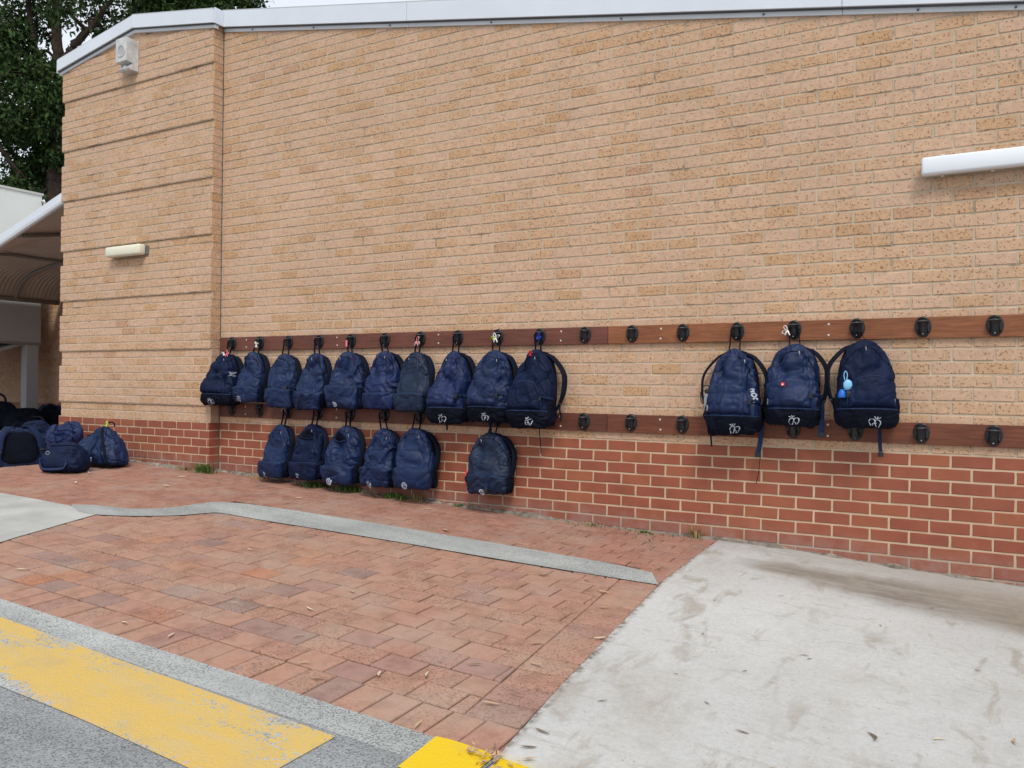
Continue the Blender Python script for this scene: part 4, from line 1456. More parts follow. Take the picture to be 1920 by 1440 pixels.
# drink bottle in the left pocket of the lettered bag
bt = tag(empty('drink_bottle', (5.345 - .186, -.120, .320)), 'clear drink bottle with black loop handle in left side pocket of bag', 'bottle')
MB().lathe([(.026, -.12), (.028, -.11), (.028, .02), (.020, .045), (.018, .055)], 18).obj('bottle_body', plain('frosted_bottle', (.30, .34, .37), .25, .5, .05, 20), bt, True)
MB().lathe([(.020, .056), (.021, .058), (.021, .080), (.014, .088)], 18).obj('cap', M_['hook'], bt, True)
MB().tube(curve([(-.018, 0, .07), (-.040, -.004, .078), (-.050, -.006, .055), (-.046, -.006, .0), (-.030, -.004, -.02)], 16), .004, 8).obj('handle', M_['hook'], bt, True)
MB().tube(curve([(.018, 0, .08), (.010, -.004, .108), (-.018, -.006, .112), (-.036, -.004, .10)], 14), .004, 8).obj('cap_loop', M_['hook'], bt, True)

# ------------------------------------------------------------------ bags on the ground
def ground_bag(label, x, y, w, d, h, seed, rot, mat, crumple=1.0, extras=(), boxy=2.7, tilt=(0, 0), lean=0.0, sag=.03, dz=0.0, tops=1.0, name='backpack', style='A'):
    root = empty(name, (x, y, gz(x, y) + .002 + dz))
    tag(root, label, 'backpack' if name == 'backpack' else 'bag', 'school bags dropped on the ground')
    root.rotation_euler = (tilt[0], tilt[1], rot)
    b = Bag(w, d, h, seed, crumple, lean, sag, boxy, tops)
    bag_body(b, 'body', M_[mat], root)
    ths = np.linspace(-1.35, 1.35, 60)
    surf_tube(b, 'main_zip', M_['dark'], root, ths, .50 + .40 * np.cos(ths * 1.12) ** .6, .0015, .0045)
    if style == 'A':
        po = bag_patch(b, 'front_pocket', M_[mat], root, -1.1, 1.1, .055, lambda u: .36 + .03 * np.sin(np.pi * u), .036)
        u = np.linspace(.02, .98, 50)
        surf_tube(b, 'pocket_seam', M_['pipe'], po, -1.1 + 2.2 * u, .36 + .03 * np.sin(np.pi * u), .014, .0042)
    return root, b

def back_straps(root, w, d, h, mesh=True):
    """back of a pack: padded dark panel framed by two shoulder straps, on local +y"""
    n = 30
    ring = []
    for i in range(n):
        a = 2 * math.pi * i / n
        ring.append((w * .36 * math.copysign(abs(math.cos(a)) ** .55, math.cos(a)) * (1 - .22 * max(0, math.sin(a))), h * (.44 + .38 * math.copysign(abs(math.sin(a)) ** .6, math.sin(a)))))
    V, F = [], []
    for yy, sc in ((-.01, 1.0), (.012, 1.0), (.020, .94), (.021, .6)):
        V += [(px * sc, yy, h * .44 + (pz - h * .44) * sc) for px, pz in ring]
    for l in range(3):
        for i in range(n): F.append((l * n + i, l * n + (i + 1) % n, (l + 1) * n + (i + 1) % n, (l + 1) * n + i))
    F += [tuple(range(3 * n, 4 * n))]
    MB().add(V, F).obj('back_panel', M_['dark'], root, True)
    for s in (-1, 1):
        P = curve([(s * w * .08, .015, h * .93), (s * w * .24, .035, h * .90), (s * w * .36, .055, h * .66), (s * w * .40, .050, h * .36), (s * w * .43, .02, h * .10)], 26)
        st = MB().ribbon(P, [(1, -.25 * s, .2)] * len(P), [.062] * 16 + [.062 - .035 * i / 9 for i in range(10)], .014).obj('shoulder_strap', M_['web'], root, True)
        q = P[19]
        MB().box(q[0] - .02, q[0] + .02, q[1] + .002, q[1] + .016, q[2] - .012, q[2] + .012, .003).obj('adjuster', M_['hook'], st)
    P = curve([(-.045, .01, h * .95), (-.03, .02, h * 1.03), (.03, .02, h * 1.03), (.045, .01, h * .95)], 14)
    MB().ribbon(P, (0, 1, 0), .02, .005).obj('carry_handle', M_['strap'], root, True)

# pack with its straps facing the camera, at the left edge of the photo
FACE = math.atan2(CAM.y + 1.0, CAM.x + 2.1) - math.pi / 2      # local +y towards the camera
r, b = ground_bag('navy backpack on the ground showing its shoulder straps, at left edge', -2.00, -1.03, .52, .24, .42, 401, FACE + .25, 'navy', .9, tilt=(.16, .04), tops=.8)
back_straps(r, .50, .24, .44)
# bag slumped against the red bricks, straps up
r, b = ground_bag('slumped navy backpack leaning on red bricks with lime ribbon on top', -1.40, -.40, .72, .30, .41, 402, .08, 'navy', 1.1, tilt=(-.10, .05), tops=.30, lean=-.03, style='B')
for s, m_ in ((-.06, 'web'), (.04, 'web'), (.12, 'strap')):
    th = np.linspace(s * 2.0 + .1, s * 4 + .30, 22)
    P = b.S(th, np.linspace(.95, .10, 22), .014 + 0 * th)
    MB().ribbon([tuple(p) for p in P], (1, .2, 0), .045 if m_ == 'web' else .03, .008).obj('shoulder_strap', M_[m_], r, True)
bow(r, (-.01, -.10, .43), M_['lime'], .03, .8, 2)
MB().tube(curve([(-.02, -.09, .42), (.02, -.09, .455), (.07, -.08, .45), (.09, -.08, .41)], 14), .008, 8).obj('carry_handle', M_['strap'], r, True)
q = b.S(np.array([.10]), np.array([.16]), np.array([.018]))[0]
MB().box(q[0] - .016, q[0] + .016, q[1] - .006, q[1] + .004, q[2] - .026, q[2] + .026, .003).obj('white_tag', M_['threadg'], r)
# short duffel-shaped bag in front
r = empty('duffel_bag', (-1.33, -.86, gz(-1.33, -.86)))
tag(r, 'small dark navy duffel bag with ring and handle in front of the others', 'bag', 'school bags dropped on the ground')
r.rotation_euler = (0, 0, .30)
b = Bag(.46, .25, .30, 403, .75, 0, .03, 4.2, 1.05)
bag_body(b, 'body', M_['navy2'], r)
ths = np.linspace(-1.3, 1.3, 50)
surf_tube(b, 'top_zip', M_['dark'], r, ths, .80 + .08 * np.cos(ths), .002, .005)
q = b.S(np.array([-.28]), np.array([.63]), np.array([.008]))[0]
MB().tube([(q[0] + .022 * math.cos(a), q[1] - .004, q[2] + .016 * math.sin(a)) for a in lin(0, 6.28, 18)], .003, 6, True).obj('ring', M_['metal'], r, True)
P = b.S(np.array([-.55, -.52, -.35, -.1, .15, .32, .36]), np.array([.46, .30, .20, .18, .20, .30, .46]), .016 * np.ones(7))
MB().ribbon(curve(P, 24), (0, 0.2, 1), .020, .006).obj('carry_handle', M_['pipe'], r, True)
ths = np.linspace(-1.0, 1.0, 40)
surf_tube(b, 'front_seam', M_['pipe'], r, ths, .70 + 0 * ths, .002, .0028)
# pack lying on its side behind it
r, b = ground_bag('navy backpack lying flat behind the small duffel, white cap at its end', -2.18, -.22, .34, .24, .52, 404, -.15, 'navy4', 1.0, tilt=(0, 1.30), dz=.165, style='A')
r.location.x -= .27
MB().lathe([(.026, 0), (.028, .006), (.028, .04), (.018, .055)], 16, (-.10, -.10, -.03)).obj('bottle_cap', M_['white'], r, True)
P = curve([(-.10, -.13, .02), (.02, -.20, -.04), (.12, -.20, -.02), (.16, -.14, .05)], 18)
MB().ribbon(P, (0, 1, .3), .04, .009).obj('shoulder_strap', M_['strap'], r, True)
# darker packs in the shade behind
r, b = ground_bag('dark navy backpack slumped behind the strap-side one', -2.95, -.22, .50, .28, .40, 405, .35, 'navy2', 1.1, tilt=(.05, -.12), style='B')
P = curve([(-.1, -.05, .40), (-.04, -.06, .44), (.06, -.06, .43), (.10, -.05, .38)], 12)
MB().ribbon(P, (0, 1, 0), .03, .008).obj('carry_handle', M_['strap'], r, True)
r, b = ground_bag('black-navy backpack standing by the corner of the brick pier', -7.15, 2.35, .46, .26, .46, 406, FACE, 'dark', .8, tops=.8)
back_straps(r, .52, .26, .46)
r, b = ground_bag('black bag with raised handle in the shade under the stair', -7.95, 2.02, .62, .30, .50, 407, .6, 'dark', .9, style='B')
MB().tube(curve([(-.20, -.05, .46), (-.18, -.05, .58), (-.06, -.06, .62), (.02, -.05, .56), (.04, -.05, .46)], 18), .018, 8).obj('carry_handle', M_['strap'], r, True)
r, b = ground_bag('low black bag lying beside the grey post', -7.25, 2.0, .60, .30, .40, 408, .9, 'dark', 1.0, style='B')

# ------------------------------------------------------------------ lights and siren on the wall
t = tag(empty('bulkhead_light', (6.54 + .62, 0, 1.862)), 'long white opal bulkhead light on the cream bricks at right', 'light', 'wall lights')
MB().box(-.615, .615, -.03, .0, -.045, .045, .004).obj('base', M_['flash'], t)
MB().box(-.62, .62, -.100, -.026, -.058, .058, .016).obj('diffuser', M_['lampw'], t, True)
for x in (-.50, -.22, .05, .35):
    MB().box(x - .012, x + .012, -.060, -.034, .063, .071, .002).obj('clip', M_['screw'], t)
    MB().box(x - .010, x + .010, -.060, -.034, -.070, -.063, .002).obj('clip', M_['screw'], t)
t = tag(empty('bulkhead_light', (-1.49, -.108, 1.885)), 'short cream bulkhead light on the brick pier at left', 'light', 'wall lights')
MB().box(-.315, .315, -.03, .0, -.050, .050, .004).obj('base', M_['sirendk'], t)
MB().box(-.31, .30, -.125, -.031, -.058, .058, .022).obj('diffuser', M_['lampc'], t, True)
for x in (-.22, .22):
    MB().box(x - .012, x + .012, -.08, -.04, .059, .067, .002).obj('clip', M_['screw'], t)

t = tag(empty('alarm_siren', (-1.475, -.134, 3.90)), 'weathered white alarm siren box high on the brick pier', 'siren')
# housing: box with a recessed round horn, sloping cut-away bottom with strobe
mb = MB()
mb.prism([(0, .33), (0, .0), (-.10, -.005), (-.115, .012), (-.065, .075), (-.145, .085), (-.145, .345)], 'x', -.095, .095)
mb.obj('housing', M_['sirenbox'], t)
n = 24
mb = MB()
for (ra, ya), (rb, yb) in (((.066, -.1455), (.066, -.153)), ((.066, -.153), (.058, -.153)), ((.058, -.153), (.055, -.147))):
    V = [(ra * math.cos(2 * math.pi * i / n), ya, .20 + ra * math.sin(2 * math.pi * i / n)) for i in range(n)] + [(rb * math.cos(2 * math.pi * i / n), yb, .20 + rb * math.sin(2 * math.pi * i / n)) for i in range(n)]
    mb.add(V, [(i, (i + 1) % n, n + (i + 1) % n, n + i) for i in range(n)])
mb.obj('horn_rim', M_['sirenbox'], t, True)
V = [(0, -.1465, .20)] + [(.057 * math.cos(2 * math.pi * i / n), -.1475, .20 + .057 * math.sin(2 * math.pi * i / n)) for i in range(n)]
MB().add(V, [(0, 1 + i, 1 + (i + 1) % n) for i in range(n)]).obj('horn_face', M_['sirendk2'], t)
MB().box(-.085, .085, -.068, -.0655, .016, .072).obj('strobe_recess', M_['sirendk'], t)
MB().lathe([(.020, -.02), (.024, -.005), (.024, .015), (.012, .028)], 16, (.0, -.088, .034)).obj('strobe', M_['screw'], t, True)
MB().box(-.10, .10, -.008, .003, -.008, .34, .003).obj('back_plate', M_['sirenbox'], t)

# ------------------------------------------------------------------ left: rear wall, stair block, vaulted awning
rw = tag(empty('rear_brick_wall', (-8, 3.2, -.45)), 'shaded cream brick wall with red base behind the stair', 'wall')
RO = rw.location.copy()
mb = MB().box(-16, PL + .03, 3.205, 3.5, -.6, 3.4)
o = mb.obj('wall_core', M_['mortar'], rw); o.location = -RO
for kind, k0, k1 in (('red', -6, -1), ('cream', 0, 30)):
    mb = MB()
    R = random.Random(9)
    for k in range(k0, k1 + 1):
        for a, bb, full in course_bricks(-12.5, -6.0, k):
            V, F = brick_variant(bb - a, BH - .0105, .03, R)
            mb.add([((a + bb) / 2 + x, 3.20 + y, (k + .5) * BH + z) for x, y, z in V], F)
    o = mb.obj(kind + '_brickwork', M_[kind + 'j'], rw); o.location = -RO
    tag(o, kind='stuff')

XF = -8.36
st = tag(empty('stair_block', (XF, 2.7, gz(XF, 2.7))), 'white and grey clad stair block standing on a grey post', 'building')
SO = st.location.copy()
def sch(mb, name, mat, smooth=False, parent=None):
    o = mb.obj(name, mat, parent or st, smooth)
    o.location = -SO if parent is None else (0, 0, 0)
    return o
YC = 2.86
sch(MB().box(XF - 3, XF, -2.5, YC, 1.93, 2.88), 'lower_wall_panel', M_['panelw'])
sch(MB().box(XF - 3, XF, -2.5, YC, 2.888, 3.86), 'upper_wall_panel', M_['panelw'])
sch(MB().box(XF - 3.02, XF + .02, -2.52, YC + .02, 3.86, 3.90), 'parapet_cap', M_['tubew'])
sch(MB().box(XF - 3, XF + .004, -2.5, YC + .004, 1.125, 1.925), 'landing_panel', M_['panelg'])
sch(MB().box(XF - 3, XF + .02, -2.5, YC + .02, 1.085, 1.12), 'landing_trim', M_['tubeg'])
sch(MB().box(XF - .19, XF - .01, YC - .24, YC - .02, gz(XF, 2.7), 1.084, .006), 'post', M_['panelg'])
sch(MB().prism([(YC - .26, 1.08), (YC - .46, 1.08), (-2.4, -.55), (-2.2, -.55)], 'x', XF - 1.4, XF - .06), 'stair_flight', M_['panelg'])
sch(MB().tube([(XF + .02, YC - .02, 3.74), (XF + .10, YC - .02, 3.76), (XF + .12, YC - .02, 3.72), (XF + .09, YC - .02, 3.68)], .018, 8), 'hook_bracket', M_['panelw'], True)

aw = tag(empty('vaulted_awning', (-5.5, 1.6, 1.8)), 'curved corrugated steel awning with dark underside beside the brick pier', 'awning')
AO = aw.location.copy()
XE, ZE = -8.28, 1.90
def arc(n=40):
    pts = [(XE, ZE), (XE + .06, ZE + .22), (XE + .28, ZE + .44), (XE + .75, ZE + .62), (XE + 1.6, ZE + .68), (-4.57, 2.60 - .39 + .02), (-3.16, 2.63), (-2.86, 2.71)]
    pts = [(XE, ZE), (XE + .05, ZE + .04), (XE + .20, ZE + .07), (XE + .50, ZE + .08), (-7.2, 1.99), (-6.2, 2.0), (-5.3, 2.05), (-4.57, 2.215), (-3.9, 2.41), (-3.16, 2.63), (-2.86, 2.718)]
    return curve(pts, n)
def arcr(n=40):
    return curve([(XE, ZE), (XE + .06, ZE + .16), (XE + .28, ZE + .36), (XE + .75, ZE + .50), (XE + 1.5, ZE + .60), (-5.4, 2.60), (-4.2, 2.70), (-2.86, 2.78)], n)
def roof_pt(s, y):
    """profile blends from the flatter front lip to the deeper vault behind"""
    f = min(1, max(0, (y - .08) / 1.2))
    a, b2 = ARA[s], ARB[s]
    return a[0] * (1 - f) + b2[0] * f, a[1] * (1 - f) + b2[1] * f
ARA, ARB = arc(40), arcr(40)
ys = np.linspace(.08, 3.18, 250)
V, F = [], []
for y in ys:
    c = .011 * math.sin(2 * math.pi * y / .076)
    for s in range(40):
        x, z = roof_pt(s, y)
        V.append((x, y, z + c))
for i in range(len(ys) - 1):
    for s in range(39): F.append((i * 40 + s, i * 40 + s + 1, (i + 1) * 40 + s + 1, (i + 1) * 40 + s))
o = link('corrugated_roof', mk_mesh('corrugated_roof', V, F, M_['awn'], True), aw); o.location = -AO
def ach(mb, name, mat, smooth=False):
    o = mb.obj(name, mat, aw, smooth); o.location = -AO
    return o
ach(MB().tube([(x, .06, z - .02) for x, z in ARA], .032, 10), 'front_tube', M_['tubew'], True)
mb = MB()
V, F = [], []
for x, z in ARA:
    V += [(x, .055, z + .025), (x, .075, z + .025), (x, .075, z + .125), (x, .055, z + .125)]
for i in range(39):
    for k in range(4): F.append((i * 4 + k, i * 4 + (k + 1) % 4, (i + 1) * 4 + (k + 1) % 4, (i + 1) * 4 + k))
mb.add(V, F)
ach(mb, 'front_flashing', M_['fascia'])
ach(MB().tube([(XE - .0, .1, ZE - .01), (XE - .0, 3.15, ZE - .01)], .045, 10), 'eave_beam', M_['tubeg'], True)
for y in (2.35,):
    ach(MB().tube([(roof_pt(s, y)[0], y, roof_pt(s, y)[1] - .045) for s in range(40)], .035, 10), 'rib', M_['tubeg'], True)
for s in (22, 30):
    x, z = roof_pt(s, 1.5)
    ach(MB().tube([(roof_pt(s, y)[0], y, roof_pt(s, y)[1] - .04) for y in np.linspace(.12, 3.1, 12)], .028, 8), 'purlin', M_['tubeg'], True)

# ------------------------------------------------------------------ trees
def tree(name, label, base, trunk, limbs, clumps, seed, fol, lsize=.12, dens=1.0):
    """trunk / limbs: lists of (x, z, depth, radius) relative to the base, x along the view's right; clumps: (x, z, depth, radius, weight)"""
    R = random.Random(seed)
    rg = np.random.RandomState(seed)
    root = tag(empty(name, base), label, 'tree', 'trees behind the buildings')
    RX = Vector((CX.x, CX.y, 0)).normalized()
    RY = Vector((-RX.y, RX.x, 0))
    def W3(p): return RX * p[0] + RY * p[2] + Vector((0, 0, p[1]))
    tb = MB()
    axis = []
    for k, L in enumerate([trunk] + limbs):
        C3 = [np.array(c) for c in curve(L, 8 * len(L))]
        P = [W3(c) + Vector((R.uniform(-.03, .03), R.uniform(-.03, .03), 0)) for c in C3]
        tb.tube(P, [max(.012, c[3]) for c in C3], 12 if k == 0 else 8)
        axis += [(p, c[3]) for p, c in zip(P, C3)]
    pts = []
    for (cx, cz, cd, cr, wt) in clumps:
        c = W3((cx, cz, cd))
        # limb to the clump from the nearest lower wood
        best = min((a for a in axis if a[0].z < c.z + .4), key=lambda a: (a[0] - c).length + .6 * abs(a[0].z - c.z), default=axis[0])
        mid = (best[0] + c) / 2 + Vector((R.uniform(-.2, .2), R.uniform(-.2, .2), R.uniform(0, .3)))
        P = curve([best[0], mid, c], 10)
        r0 = min(best[1] * .6, .07)
        tb.tube([Vector(p) for p in P], [r0 * (1 - .8 * q / 9) + .008 for q in range(10)], 6)
        for q in range(int(9 + 6 * cr)):
            d = Vector((R.gauss(0, 1), R.gauss(0, 1), R.gauss(0, .8)))
            d.normalize()
            e = c + d * cr * R.uniform(.35, 1.0)
            m2 = (c + e) / 2 + Vector((0, 0, .06 * cr))
            tb.tube([Vector(p) for p in curve([c, m2, e], 5)], [.014, .011, .009, .007, .005], 4, cap=False)
            pts.append((e, cr, wt))
    tb.obj('trunk', M_['bark'], root, True)
    C0 = []
    for e, cr, wt in pts:
        n = int(92 * wt * dens * R.uniform(.3, 1.6))
        o = rg.normal(0, 1, (n, 3)) * np.array([.22, .22, .17]) * (.55 + .35 * cr)
        o[:, 2] -= .10 * rg.rand(n)
        C0.append(np.array(e[:]) + o)
    C0 = np.concatenate(C0)
    d = rg.normal(0, 1, (len(C0), 3)); d[:, 2] -= .8
    d /= np.linalg.norm(d, axis=1, keepdims=True)
    s_ = np.cross(d, rg.normal(0, 1, (len(C0), 3)))
    s_ /= np.maximum(np.linalg.norm(s_, axis=1, keepdims=True), 1e-6)
    L = lsize * (.6 + .8 * rg.rand(len(C0), 1))
    Wd = L * .24
    V = np.stack([C0, C0 + d * L * .5 + s_ * Wd, C0 + d * L, C0 + d * L * .5 - s_ * Wd], 1).reshape(-1, 3)
    me = bpy.data.meshes.new('crown')
    nq = len(C0)
    me.vertices.add(4 * nq); me.vertices.foreach_set('co', V.ravel())
    me.loops.add(4 * nq); me.loops.foreach_set('vertex_index', np.arange(4 * nq, dtype=np.int32))
    me.polygons.add(nq)
    me.polygons.foreach_set('loop_start', np.arange(0, 4 * nq, 4, dtype=np.int32))
    me.update(calc_edges=True)
    me.validate()
    me.materials.append(M_[fol])
    link('crown', me, root)
    return root

RT = random.Random(99)
# big gum: trunk forks about eight metres up
tr = [(0, 0, 0, .27), (.02, 2.5, 0, .22), (-.06, 4.6, 0, .19), (-.04, 6.4, 0, .175), (.06, 8.2, 0, .17), (.02, 9.0, 0, .15)]
lm = [[(.02, 8.9, 0, .13), (.30, 9.6, .1, .10), (.75, 10.2, .2, .08), (1.3, 11.2, .3, .05), (1.6, 12.6, .3, .03)],
      [(.02, 8.9, 0, .14), (-.06, 10.2, 0, .11), (-.02, 12, 0, .08), (.1, 14, 0, .04)],
      [(-.05, 8.0, 0, .10), (-.55, 9.2, .1, .085), (-.85, 10.6, .2, .07), (-1.2, 12.5, .2, .04)],
      [(-.06, 5.2, 0, .09), (-.6, 6.2, -.3, .06), (-1.2, 7.1, -.5, .04)]]
cl = []
for u, v, rr, wt in [(20, 90, 62, 1.0), (75, 120, 50, 1.0), (-45, 120, 70, 1.0), (100, 150, 46, 1.0), (30, 170, 62, 1.1), (85, 195, 50, 1.1), (-30, 200, 70, 1.0), (40, 235, 50, .9), (95, 235, 42, .9), (-10, 260, 50, .6), (62, 272, 26, .4), (122, 255, 22, .5), (35, 290, 26, .25), (58, 318, 24, .8), (15, 300, 24, .2),
                     (15, 45, 40, .9), (-50, 40, 60, .9), (45, 70, 24, .5), (146, 12, 28, .35), (172, 4, 22, .3), (70, 62, 14, .3), (122, 105, 16, .35), (-20, -40, 60, .6), (60, -60, 60, .6), (140, -70, 60, .6), (10, -130, 80, .7), (110, -150, 80, .7), (200, -60, 40, .4)]:
    k = 20.3 / 1553
    cl.append(((u - 100) * k, .95 + .41 + (707 - v) * k - .5 + .05, RT.uniform(-1.3, 1.3), rr * k, wt))
tree('gum_tree', 'tall dark gum tree with thick forked trunk beside the brick pier', (-12.9, 5.85, -.95), tr, lm, cl, 21, 'fol1', .125, 1.25)
# leaning tree at the far left
k = 26 / 1553
def uvp(u, v, u0, r, d=0): return ((u - u0) * k, 1.36 + (707 - v) * k, d, r)
tr = [uvp(60, 770, 60, .16), uvp(45, 500, 60, .14), uvp(28, 330, 60, .12), uvp(10, 265, 60, .10), uvp(-25, 180, 60, .08), uvp(-50, 60, 60, .05)]
cl = [((u - 60) * k, 1.36 + (707 - v) * k, RT.uniform(-1, 1), rr * k, wt) for u, v, rr, wt in [(10, 290, 24, .35), (-30, 240, 50, .5), (50, 255, 24, .25), (-50, 150, 60, .6), (5, 330, 14, .3), (-60, 60, 60, .6), (20, 20, 40, .3)]]
tree('leaning_tree', 'slender leaning tree at the far left above the white stair block', (-16.9, 8.35, -.95), tr, [], cl, 33, 'fol1', .14, 1.0)
# tree behind the ridge
k = 26 / 1553
tr = [(0, 0, 0, .25), (.1, 4, 0, .20), (0, 8, 0, .16), (.1, 12, 0, .08)]
cl = [((u - 230) * k, 1.36 + (707 - v) * k, RT.uniform(-1.5, 1.5), rr * k, wt) for u, v, rr, wt in [(150, 85, 26, .8), (185, 70, 30, .9), (215, 45, 34, 1.0), (160, 55, 22, .5), (250, 25, 32, .9), (130, 100, 16, .6), (205, 80, 30, .8), (270, 50, 40, .8), (225, 8, 26, .5), (185, 25, 16, .3), (290, 5, 34, .8), (240, -50, 50, .6), (320, -60, 60, .6), (300, 80, 50, .6), (230, 140, 60, .6)]]
tree('broad_tree', 'dark leafy tree showing through over the left roof slope', (-15.0, 10.45, -.95), tr, [], cl, 45, 'fol1', .14, 1.1)
k = 24 / 1553
tr = [(0, 0, 0, .25), (.1, 4, 0, .20), (0, 8, 0, .16), (.1, 11, 0, .08)]
cl = [((u - 380) * k, 1.36 + (707 - v) * k, RT.uniform(-1.5, 1.5), rr * k, wt) for u, v, rr, wt in [(300, 10, 30, .8), (335, 5, 34, .9), (375, 8, 34, 1.0), (412, 10, 30, .9), (445, 4, 32, .9), (468, -14, 20, .7), (430, -40, 40, .8), (370, -45, 50, .8), (310, -40, 40, .7), (350, 45, 40, .7), (420, 45, 40, .8), (390, 100, 60, .6), (455, 30, 24, .8)]]
tree('green_tree', 'lighter green tree crown above the roof corner between pier and wall', (-12.75, 9.95, -.95), tr, [], cl, 58, 'fol2', .13, 1.1)

# ------------------------------------------------------------------ weeds, leaves, litter
def weed(x, y, n, h, spread, label, mat, seed):
    R = random.Random(seed)
    mb = MB()
    for i in range(n):
        a = R.uniform(0, 6.28); r = abs(R.gauss(0, .45)) * spread
        bx, by = r * math.cos(a), -abs(r * math.sin(a)) * .55
        L = h * R.uniform(.4, 1.1)
        a2 = a + R.uniform(-.6, .6); out = R.uniform(.2, 1.0)
        wd = R.uniform(.003, .0065)
        px, py = -math.sin(a2) * wd, math.cos(a2) * wd
        P = [(bx, by, 0), (bx + math.cos(a2) * L * out * .35, by + math.sin(a2) * L * out * .35 - .003, L * .6), (bx + math.cos(a2) * L * out * .9, by + math.sin(a2) * L * out * .9 - .006, L * (.95 - .5 * out))]
        V = []
        for k, p in enumerate(P[:2]):
            V += [(p[0] - px * (1 - .3 * k), p[1] - py * (1 - .3 * k), p[2]), (p[0] + px * (1 - .3 * k), p[1] + py * (1 - .3 * k), p[2])]
        V.append(P[2])
        mb.add(V, [(0, 1, 3, 2), (2, 3, 4)])
    o = mb.obj('weed', M_[mat], None, False, (x, y, gz(x, y) - .002))
    tag(o, label, 'weed', 'weeds along the foot of the wall')
weed(-.16, -.15, 170, .14, .14, 'bright green grass tuft at the corner of the brick pier', 'grass', 1)
weed(-.46, -.16, 60, .06, .14, 'small dry grass patch left of the green tuft', 'drygrass', 2)
weed(1.30, -.03, 190, .065, .26, 'low green weeds under the second and third lower bags', 'grass', 3)
weed(1.72, -.03, 150, .085, .20, 'dark weeds below the broad lower backpack', 'grass', 4)
weed(2.28, -.03, 130, .075, .24, 'weeds below the plump lower backpack', 'grass', 5)
weed(2.50, -.03, 70, .10, .10, 'dry brown stalks below the plump lower backpack', 'drygrass', 6)
weed(2.95, -.03, 30, .05, .05, 'tiny weed left of the lone lower backpack', 'grass', 7)
weed(4.20, -.025, 50, .05, .22, 'thin dry moss along the wall under the empty hooks', 'drygrass', 8)
weed(5.05, -.03, 26, .13, .10, 'dry straw stalks at the slab corner by the wall', 'drygrass', 9)
weed(4.65, -.025, 60, .03, .45, 'low moss line between wall and paving near slab', 'grass', 10)
weed(.55, -.03, 70, .045, .35, 'sparse weeds at the wall left of the lower bags', 'drygrass', 12)

def leaf_mesh(seed, L, mat):
    R = random.Random(seed)
    mb = MB()
    n = 8
    V = []
    cu = R.uniform(.05, .35)
    bend = R.uniform(-.7, .7)
    for i in range(n + 1):
        f = i / n
        w = L * .105 * math.sin(math.pi * min(1, f * .96 + .02)) ** .8
        x = (f - .5) * L * 1.25
        y = bend * L * (f - .5) ** 2 * 2
        z = .003 + cu * L * (f - .5) ** 2 * .8
        V += [(x, y - w, z + .18 * w * 2), (x, y, z), (x, y + w, z + .30 * w * 2)]
    F = []
    for i in range(n):
        for k in range(2): F.append((i * 3 + k, i * 3 + k + 1, (i + 1) * 3 + k + 1, (i + 1) * 3 + k))
    mb.add(V, F)
    return mb.mesh('fallen_leaf', mat, True)
LM = {m: [leaf_mesh(60 + i, .085, M_[m]) for i in range(5)] for m in ('leafdry', 'leafdk', 'leafpale')}
RL = random.Random(77)
def leaf(x, y, m, size, label, group, up=.012):
    o = bpy.data.objects.new('fallen_leaf', LM[m][RL.randrange(5)])
    COL.objects.link(o)
    o.location = (x, y, gz(x, y) + up)
    o.rotation_euler = (RL.uniform(-.15, .15), RL.uniform(-.12, .12), RL.uniform(0, 6.28))
    o.scale = (size,) * 3
    tag(o, label, 'leaf', group)
SLAB_L = [(6.578, -2.662, 1.1, 'leafdk'), (6.143, -2.891, .7, 'leafdk'), (6.193, -1.955, .55, 'leafdk'), (6.219, -1.99, .5, 'leafdk'), (6.666, -.807, .6, 'leafdry'), (7.028, -2.412, .8, 'leafdry'), (6.786, -2.543, .7, 'leafpale'), (5.587, -2.931, .6, 'leafdk'), (5.503, -3.30, .9, 'leafdk'), (5.52, -3.43, .8, 'leafdk'), (5.70, -1.947, .4, 'leafdk'), (5.953, -2.717, .45, 'leafdk'), (6.45, -1.3, .4, 'leafdk'), (5.9, -1.1, .45, 'leafdk'), (6.0, -2.3, .4, 'leafdk'), (6.9, -1.7, .4, 'leafdk'), (5.75, -2.5, .4, 'leafdk'), (5.6, -1.4, .35, 'leafdk'), (6.3, -3.1, .5, 'leafdry')]
for x, y, s, m in SLAB_L: leaf(x, y, m, s * .72, 'dry curled leaf lying on the pale concrete slab', 'leaves fallen on the slab', .008)
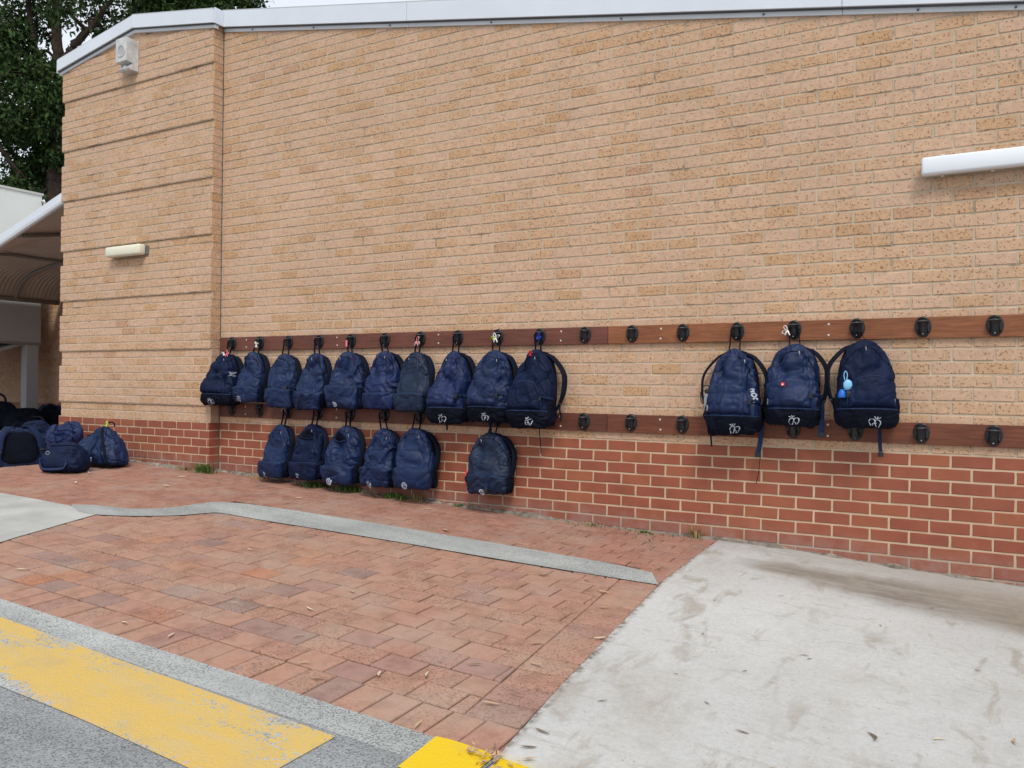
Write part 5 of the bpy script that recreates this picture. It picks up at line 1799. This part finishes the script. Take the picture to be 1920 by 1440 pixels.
PAV_L = [(4.661, -3.22, 1.0, 'leafpale'), (4.476, -3.40, .9, 'leafdry'), (4.834, -3.107, .9, 'leafpale'), (4.043, -3.071, .9, 'leafpale'), (2.616, -2.082, .8, 'leafpale'), (3.536, -3.408, 1.0, 'leafpale'), (3.197, -3.42, .9, 'leafpale'), (3.793, -2.398, .8, 'leafdry'), (4.146, -1.773, .7, 'leafpale'), (4.57, -2.513, .8, 'leafpale'), (3.808, -2.755, .9, 'leafpale'), (3.602, -2.842, .6, 'leafpale'), (5.058, -2.525, .9, 'leafdry'), (5.289, -2.289, .9, 'leafpale'), (4.545, -1.477, 1.0, 'leafdry'), (4.818, -1.435, .9, 'leafdry'), (1.859, -3.18, .9, 'leafpale'), (5.08, -3.50, .8, 'leafdry'), (3.2, -1.9, .7, 'leafpale'), (5.0, -1.6, 1.0, 'leafdry'), (5.12, -1.85, .9, 'leafdry'), (4.3, -3.3, .7, 'leafdry'), (5.22, -3.2, .9, 'leafdry'), (2.3, -2.6, .8, 'leafdry'), (4.95, -2.9, .8, 'leafdk'), (5.18, -2.75, .9, 'leafdry'), (2.9, -2.3, .7, 'leafpale'), (3.4, -2.9, .6, 'leafpale')]
for x, y, s, m in PAV_L: leaf(x, y, m, s * .8, 'dry gum leaf lying on the front brick paving', 'leaves fallen on the front paving', .008)
for x, y, s, m in [(.2, -.9, 1, 'leafpale'), (-.6, -1.3, 1, 'leafpale'), (1.6, -.6, .9, 'leafpale'), (3.36, -.85, .9, 'leafpale'), (2.5, -.25, .9, 'leafdry'), (2.8, -.3, .8, 'leafdry'), (4.3, -.7, .8, 'leafpale'), (.9, -1.4, .8, 'leafdry'), (-1.0, -.9, .9, 'leafpale'), (4.85, -.6, .8, 'leafdry'), (-.1, -.5, .9, 'leafpale')]:
    leaf(x, y, m, s, 'dry leaf lying on the rear footpath bricks', 'leaves fallen on the rear footpath', .008)
# small drift of leaf litter where kerb, slab and paving meet
mb = MB()
for i in range(34):
    x, y = 5.43 + RL.gauss(0, .05), -3.575 + RL.gauss(0, .03)
    L = RL.uniform(.02, .06); a = RL.uniform(0, 6.28)
    zz = gz(x, y) + .014 + RL.random() * .012
    c, s = math.cos(a) * L / 2, math.sin(a) * L / 2
    mb.add([(x - c, y - s, zz), (x + s * .3, y - c * .3, zz + .004), (x + c, y + s, zz + RL.uniform(0, .012)), (x - s * .3, y + c * .3, zz + .004)], [(0, 1, 2, 3)])
tag(mb.obj('leaf_litter', M_['leafdry']), 'small heap of dry leaf litter at the yellow kerb corner', 'litter', kind='stuff')
